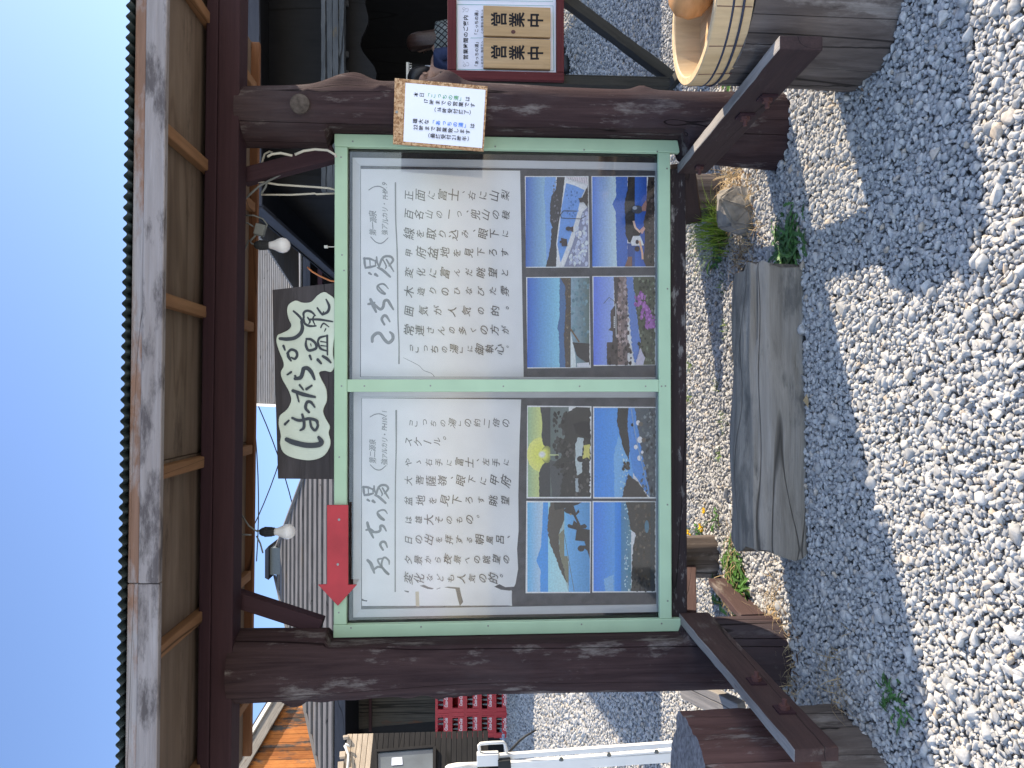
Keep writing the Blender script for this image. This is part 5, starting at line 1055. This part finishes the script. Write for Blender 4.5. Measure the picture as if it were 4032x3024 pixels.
# ------------------------------------------------------------------ other buildings
hh = thing('main_hall', (-3.6, 12, .5), 'large hall with a dark grey board hip roof and a small ridge vent', 'building')
HZ = at(1315, 2200, 9.0).z; xa, xb = at(1315, 3260, 9.0).x, at(1312, 1571, 9.0).x; ap = at(1088, 2197, 12.5); run = 3.5
cxm = (xa+xb)/2; half = (xb-xa)/2-.25; nC = 13
courses('roof_slope', hh, (xa, 9.0, HZ), (xb, 9.0, HZ), (0, run, ap.z-HZ), nC, M['slatdark'], thick=.03, gap=.02, s0=half/nC, s1=half/nC)
for sx_, nm in ((-1, xa), (1, xb)):
    b = MB(); e0 = Vector((nm, 9.0, HZ)); e1 = Vector((nm, 16.0, HZ)); r0 = Vector((cxm+sx_*.25, 12.5, ap.z)); b.prism([e0, e1, r0], (0, 0, -.03)); b.build('roof_slope', M['slatdark'], hh)
    timber('hip_cap', e0+Vector((0, 0, .03)), r0+Vector((0, 0, .03)), .10, .05, M['slatdark'], hh)
b = MB(); b.prism([(xa, 16, HZ), (xb, 16, HZ), (cxm, 12.5, ap.z)], (0, 0, -.03)); b.build('roof_slope', M['slatdark'], hh)
vt = at(1075, 2197, 12.4); b = MB(); b.box2((ap.x-.26, 12.2, ap.z-.15), (ap.x+.26, 12.8, ap.z+.05)); v_ = b.build('ridge_vent', M['vent'], hh)
b = MB(); b.prism([(ap.x-.34, 12.1, ap.z+.051), (ap.x+.32, 12.1, ap.z+.051), (ap.x+.24, 12.1, ap.z+.12), (ap.x-.30, 12.1, ap.z+.12)], (0, .8, 0)); b.build('vent_roof', M['bluegrey'], v_)
timber('eave_board', (xa, 9.0, HZ-.10), (xb, 9.0, HZ-.10), .04, .16, M['bluegrey'], hh)
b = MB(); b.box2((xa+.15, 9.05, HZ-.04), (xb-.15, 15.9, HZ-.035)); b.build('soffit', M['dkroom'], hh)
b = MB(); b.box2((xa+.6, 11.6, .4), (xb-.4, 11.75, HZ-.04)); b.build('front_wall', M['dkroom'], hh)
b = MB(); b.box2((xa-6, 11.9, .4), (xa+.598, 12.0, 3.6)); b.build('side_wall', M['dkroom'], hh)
a, c = at(1345, 2893, 11.45), at(1725, 2600, 11.45); q_ = [at(1345, 2600, 11.45), at(1345, 2885, 11.45), at(1480, 2862, 11.45), at(1735, 2838, 11.45), at(2000, 2826, 11.45), at(2000, 2600, 11.45)]
b = MB(); b.prism([Vector((v.z, v.y, -v.x)) for v in q_], (0, .03, 0)); o = b.build('reed_screen', M['reed'], None); o.matrix_basis = Matrix(((0, 0, -1, 0), (0, 1, 0, 0), (1, 0, 0, 0), (0, 0, 0, 1))); put(o, hh)
timber('screen_rail', at(1458, 2880, 11.38), at(1458, 2600, 11.38), .04, .055, M['maroon'], hh)
for Yp in (2700, 2200, 1700): timber('porch_post', (at(1500, Yp, 9.3).x, 9.3, .4), (at(1500, Yp, 9.3).x, 9.3, HZ-.1), .12, .12, M['dkroom'], hh, up=(0, 1, 0))

# shed wall at the far left edge, turned towards the sun
sd_ = thing('shed', at(1900, 2960, 5.0), 'small shed at the left edge with pale upper, shade-toned lower boards and a papered window', 'building')
dv = Vector((.63, .77, 0)); P0 = at(1420, 2888, 5.3)
def sw(X, Y, off=0):           # a point of the shed wall's plane
    n = Vector((.77, -.63, 0)); d = ray(X, Y); return CAM+d*((n.dot(P0)+off-n.dot(CAM))/n.dot(d))
zT = sw(1368, 2888).z; zM = sw(1471, 2888).z; w0 = sw(1500, 2888); w0.z = 0
nb_ = 5
for i in range(nb_):
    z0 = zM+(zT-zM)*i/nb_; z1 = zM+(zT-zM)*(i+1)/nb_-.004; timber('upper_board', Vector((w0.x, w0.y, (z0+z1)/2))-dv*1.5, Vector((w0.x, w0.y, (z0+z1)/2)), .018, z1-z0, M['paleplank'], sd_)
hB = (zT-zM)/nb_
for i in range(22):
    z1 = zM-.004-hB*i; z0 = z1-hB+.004; timber('shade_toned_board', Vector((w0.x, w0.y, (z0+z1)/2))-dv*1.5, Vector((w0.x, w0.y, (z0+z1)/2)), .018, z1-z0, M['dkplank'], sd_)  # same wall as above; the shade on it is put into the colour
a = [sw(1490, 3060, .025), sw(1488, 2963, .025), sw(1704, 2946, .025), sw(1704, 3060, .025)]
b = MB(); b.prism(a, Vector((.77, -.63, 0))*-.012); wf = b.build('window', plain('dim_window_glass', (.10, .12, .13), .15, .5, var=.3, scale=3), sd_)
for p_, q2_ in ((sw(1482, 3060, .035), sw(1480, 2956, .035)), (sw(1480, 2958, .035), sw(1712, 2940, .035)), (sw(1710, 3060, .035), sw(1712, 2940, .035))): timber('window_frame', p_, q2_, .03, .03, M['dkplank'], wf)
b = MB(); b.prism([sw(1542, 3014, .032), sw(1543, 2984, .032), sw(1583, 2981, .032), sw(1585, 3010, .032)], Vector((.77, -.63, 0))*.001); b.build('taped_paper', M['sheet'], wf)
b = MB(); b.tube([sw(1358, 2938, .04), sw(1360, 2940, .05), sw(1366, 2955, .05), sw(1372, 2972, .05), sw(1371, 2998, .05), sw(1366, 3060, .05)], .014, 8); b.tube([sw(1360, 2930, .05), sw(1378, 2938, .05)], .012, 8); b.build('conduit', M['rim'], sd_, smooth=True)
for (Xs, Ys, Xe, Ye) in ((1366, 2898, 1366, 2908), (1353, 2962, 1352, 2985), (1346, 3002, 1345, 3040)): timber('rafter_tail', sw(Xs-3, Ys, .03), sw(Xe-3, Ye, .03), .05, .06, M['paleplank'], sd_)
# cedar gable behind
gb = thing('cedar_house', (-8.5, 16, .5), 'gabled house of sunlit orange cedar boards with grey barge boards', 'building')
GP = at(1121, 2727, 19.0); gd = Vector((.6, .8, 0)); gn = Vector((.8, -.6, 0))
def gw(X, Y, off=0): d = ray(X, Y); return CAM+d*((gn.dot(GP)+off-gn.dot(CAM))/gn.dot(d))
e0, e1 = gw(1205, 2560, .17), gw(850, 3150, .17); sl_ = (e1-e0).normalized()
w_ = [gw(1205, 2650), gw(965, 3068), gw(930, 3120), gw(1560, 3120), gw(1560, 2650)]
b = MB(); q = [gw(1130, 2772), gw(942, 3075), gw(1330, 3075), gw(1330, 2772)]
# vertical boards, each its own plank of the wall
nB = 26; A0, A1 = gw(1300, 2690), gw(1300, 3110); b = MB()
for i in range(nB):
    t0, t1 = i/nB, (i+.93)/nB; p0 = A0.lerp(A1, t0); p1 = A0.lerp(A1, t1)
    def topz(p):                                                  # roof line above p
        s_ = (p-e0).dot(-gd)/((e1-e0).dot(-gd)); return e0.z+(e1.z-e0.z)*s_-.05
    th = gn*(.012 if i % 2 else .018); lo = 1.2
    v = [Vector((p0.x, p0.y, lo)), Vector((p1.x, p1.y, lo)), Vector((p1.x, p1.y, topz(p1))), Vector((p0.x, p0.y, topz(p0)))]
    b.prism([a_+th for a_ in v], -th*1.6)
b.build('wall', M['cedar'], gb)
u_ = Vector((0, 0, 1))
timber('barge_board', e0+u_*-.13, e1+u_*-.13, .05, .34, M['barge'], gb, up=gn.cross(sl_))
timber('eave_trim', e0+u_*.10+gn*.04, e1+u_*.10+gn*.04, .10, .09, M['rim'], gb, up=gn.cross(sl_))
b = MB(); r0, r1 = e0+u_*.15, e1+u_*.15; b.prism([r0+gn*.05, r1+gn*.05, r1-gn*4, r0-gn*4], (0, 0, .06)); b.build('roof', M['bluegrey'], gb)
b = MB(); b.prism([r0-gn*.01-u_*.12, r1-gn*.01-u_*.12, r1-gn*4-u_*.12, r0-gn*4-u_*.12], (0, 0, .04)); b.build('soffit', M['dkroom'], gb)

# wing with a pale board roof behind the centre
wg = thing('rear_wing', (1.2, 12, .5), 'low building with a pale grey board roof, behind the name board', 'building')
zE = at(1186, 1300, 10.0).z; xw = at(1100, 1596, 10).x
courses('roof_slope', wg, (xw, 10.0, zE), (7.5, 10.0, zE), (0, 3.6, 1.95), 30, M['slat'], thick=.02, gap=.014)
timber('barge_board', (xw-.03, 10.0, zE-.02), (xw-.03, 13.6, zE+1.93), .05, .14, M['rim'], wg)
b = MB(); b.box2((xw+.1, 10.5, .4), (7.5, 13.5, zE+.1)); b.build('wall', M['dkroom'], wg)
timber('eave_board', (xw, 10.0, zE-.09), (7.5, 10.0, zE-.09), .04, .12, M['bluegrey'], wg)
timber('porch_beam', (xw, 10.1, zE-.3), (7.5, 10.1, zE-.3), .1, .08, M['maroon'], wg)

# ------------------------------------------------------------------ drinks crates
def make_crate():
    t_ = thing('drinks_crate', (0, 0, 0), '', 'crate', 'red drinks crates stacked in two columns'); b = MB(); W, D, H = .445, .34, .262
    b.box2((-W/2, -D/2, 0), (W/2, D/2, .012)); b.box2((-W/2, D/2-.012, .0125), (W/2, D/2, H)); b.box2((-W/2, -D/2+.012, .0125), (-W/2+.012, D/2-.0125, H)); b.box2((W/2-.012, -D/2+.012, .0125), (W/2, D/2-.0125, H))
    f = -D/2; b.box2((-W/2, f, .0125), (W/2, f+.0115, .118)); b.box2((-W/2, f, .218), (W/2, f+.0115, H)); b.box2((-W/2, f, .1185), (-.135, f+.0115, .2175)); b.box2((.135, f, .1185), (W/2, f+.0115, .2175))
    for z in (.002, .222, H-.016): b.box2((-W/2-.006, f-.008, z), (W/2+.006, f-.0005, z+.013))
    for x in (-W/2, -.15, .15, W/2): b.box2((x-.006, f-.007, .0155), (x+.006, f-.0005, .2215))
    bd = b.build('crate_body', M['cratered'], t_); b = MB()
    x = -.105
    for ch in 'Coca-Cola':
        vs, fs = glyph(ch, .028); wd_ = max(v[0] for v in vs); s_ = .078
        b.add([(x+vx*s_*.62+vy*s_*.22, f-.0022, .042+vy*s_) for vx, vy in vs], fs); x += (wd_+.04)*s_*.62
    b.build('lettering', M['logo'], t_); return t_
def dup(root):
    c = root.copy(); COL.objects.link(c)
    for ch in list(root.children):
        d = ch.copy(); COL.objects.link(d); d.parent = c
    return c
C0 = make_crate(); first = True; cr = {}
order = ['top', 'second from the top', 'middle', 'second from the bottom', 'bottom']
for ci, Yc in enumerate((2836, 2741)):
    base = at(2000, Yc, 11.0); zg = base.z-.0
    for k in range(5):
        o = C0 if first else dup(C0); first = False
        o.location = (base.x+(.006*((k*7+ci*3) % 5-2)), 11.0+.004*k, zg+k*.264); o.rotation_euler.z = (.03 if ci == 0 else -.02)+.012*((k*5+ci) % 3-1)
        o['label'] = 'red drinks crate, %s of the %s stack' % (order[4-k], 'left-hand' if ci == 0 else 'right-hand, post-side'); cr[(ci, k)] = o
bt = None
for (ci, k), o in cr.items():
    if k == 3 and ci == 1: continue
    for j, dx in enumerate((-.085, 0.0, .085)):
        if k == 4 and j == 0 and ci == 0: continue
        if bt is None:
            b = MB(); b.lathe([(.024, 0), (.029, .01), (.029, .10), (.022, .135), (.013, .185), (.0135, .205), (.001, .206)], (0, 0, 0), 12); bt = b.build('glass_bottle', M['bottle'], smooth=True); q_ = bt
        else: q_ = bt.copy(); COL.objects.link(q_)
        q_.location = o.location+Vector((dx, -.10, .0125)); tag(q_, 'dark glass bottle standing in a red drinks crate', 'bottle', 'bottles in the red crates')
p_ = at(1975, 2885, 10.95); b = MB(); rnd = random.Random(2)
bm = bmesh.new(); bmesh.ops.create_icosphere(bm, subdivisions=3, radius=.14)
for v in bm.verts: v.co *= rnd.uniform(.8, 1.1); v.co.z *= .6
me = bpy.data.meshes.new('plastic_bag'); bm.to_mesh(me); bm.free(); me.materials.append(plain('grey_blue_plastic_bag', (.3, .36, .45), .4, .4, var=.4, scale=30)); o = bpy.data.objects.new('plastic_bag', me); COL.objects.link(o); o.location = (p_.x, p_.y, gz(0, 10.95)+.06); tag(o, 'crumpled grey plastic bag at the foot of the left crate stack', 'plastic bag')

# ------------------------------------------------------------------ white metal frame at the left edge
wf_ = thing('metal_frame', at(2620, 2960, .9), 'white painted twin-rail metal frame with a tube handle, standing at the left edge', 'metal frame')
zw = lambda x, y: (1700+x/5.12, 2700+y/5.12)
FY = .95
def pl(X, Y, dy=0): return at(X, Y, FY+dy)
timber('rail', pl(1880, 2984), pl(2760, 2921), .025, .03, M['white'], wf_, up=(0, 1, 0)); timber('rail', pl(1965, 3022, .03), pl(2760, 2968, .03), .05, .045, M['white'], wf_, up=(0, 1, 0)); timber('rail_web', pl(2000, 3003, .02), pl(2755, 2944, .02), .012, .03, M['white'], wf_, up=(0, 1, 0))
b = MB(); b.tube([pl(*zw(*p_)) for p_ in ((985, 1430), (958, 1280), (948, 1205), (985, 1170), (1200, 1150), (1440, 1140), (1475, 1175), (1500, 1280), (1515, 1390))], .0085, 10); b.build('handle', M['white'], wf_, smooth=True)
timber('head_block', pl(*zw(910, 1478), -.01), pl(*zw(1345, 1462), -.01), .06, .048, M['white'], wf_, up=(0, 1, 0)); timber('clamp', pl(*zw(1335, 1570), -.02), pl(*zw(1590, 1545), -.02), .05, .06, M['rubber'], wf_, up=(0, 1, 0))
b = MB(); a = pl(*zw(270, 1655)); c = pl(*zw(920, 1625)); b.tube([a, a.lerp(c, .1), a.lerp(c, .35), c], [.006, .016, .022, .022], 12); b.build('sleeve', M['white'], wf_, smooth=True)
for X, Y in ((2210, 2992), (2398, 2974), (2585, 2962)):
    b = MB(); b.tube([pl(X, Y-8, -.01), pl(X, Y+2, -.01)], [.009, .012], 10); b.build('bolt', M['greyplastic'], wf_)
b = MB(); b.tube([at(*zw(*p_), 1.0) for p_ in ((1570, 1330), (1640, 1250), (1760, 1120), (1900, 1010), (2110, 890))], [.007, .007, .0065, .006, .004], 8)
tag(b.build('rubber_strap', M['rubber'], smooth=True), 'black rubber strap curving out beside the white metal frame', 'strap')

# ------------------------------------------------------------------ overhead wires
for i, (p0, p1, lab) in enumerate((((985, 1597), (1010, 2150), 'overhead wire closest under the roof edge'), ((990, 1600), (1170, 2010), 'overhead wire crossing the others, dropping to the left hall'), ((985, 2160), (1150, 1560), 'overhead wire sloping down towards the name board'))):
    a, c = at(p0[0], p0[1]-60, 14), at(p1[0], p1[1]+60, 14); b = MB(); b.tube([a.lerp(c, t/8)+Vector((0, 0, -.10*4*(t/8)*(1-t/8))) for t in range(9)], .012, 6); tag(b.build('overhead_wire', M['wire'], smooth=True), lab, 'wire', 'overhead wires in the gap of sky')

# ------------------------------------------------------------------ unseen board added beyond the right edge to cast shade on the front gravel
ob = thing('shade_board', (2.7, -.3, 0), 'plain board on two legs, added out of view to shade the gravel', 'shade board')
b = MB(); b.box2((2.30, -.31, .55), (3.4, -.285, 1.62)); b.build('shade_board_panel', M['greywood'], ob)
for x in (2.42, 3.3): timber('leg', (x, -.255, -.03), (x, -.255, 1.66), .06, .05, M['darkleg'], ob, up=(0, 1, 0))
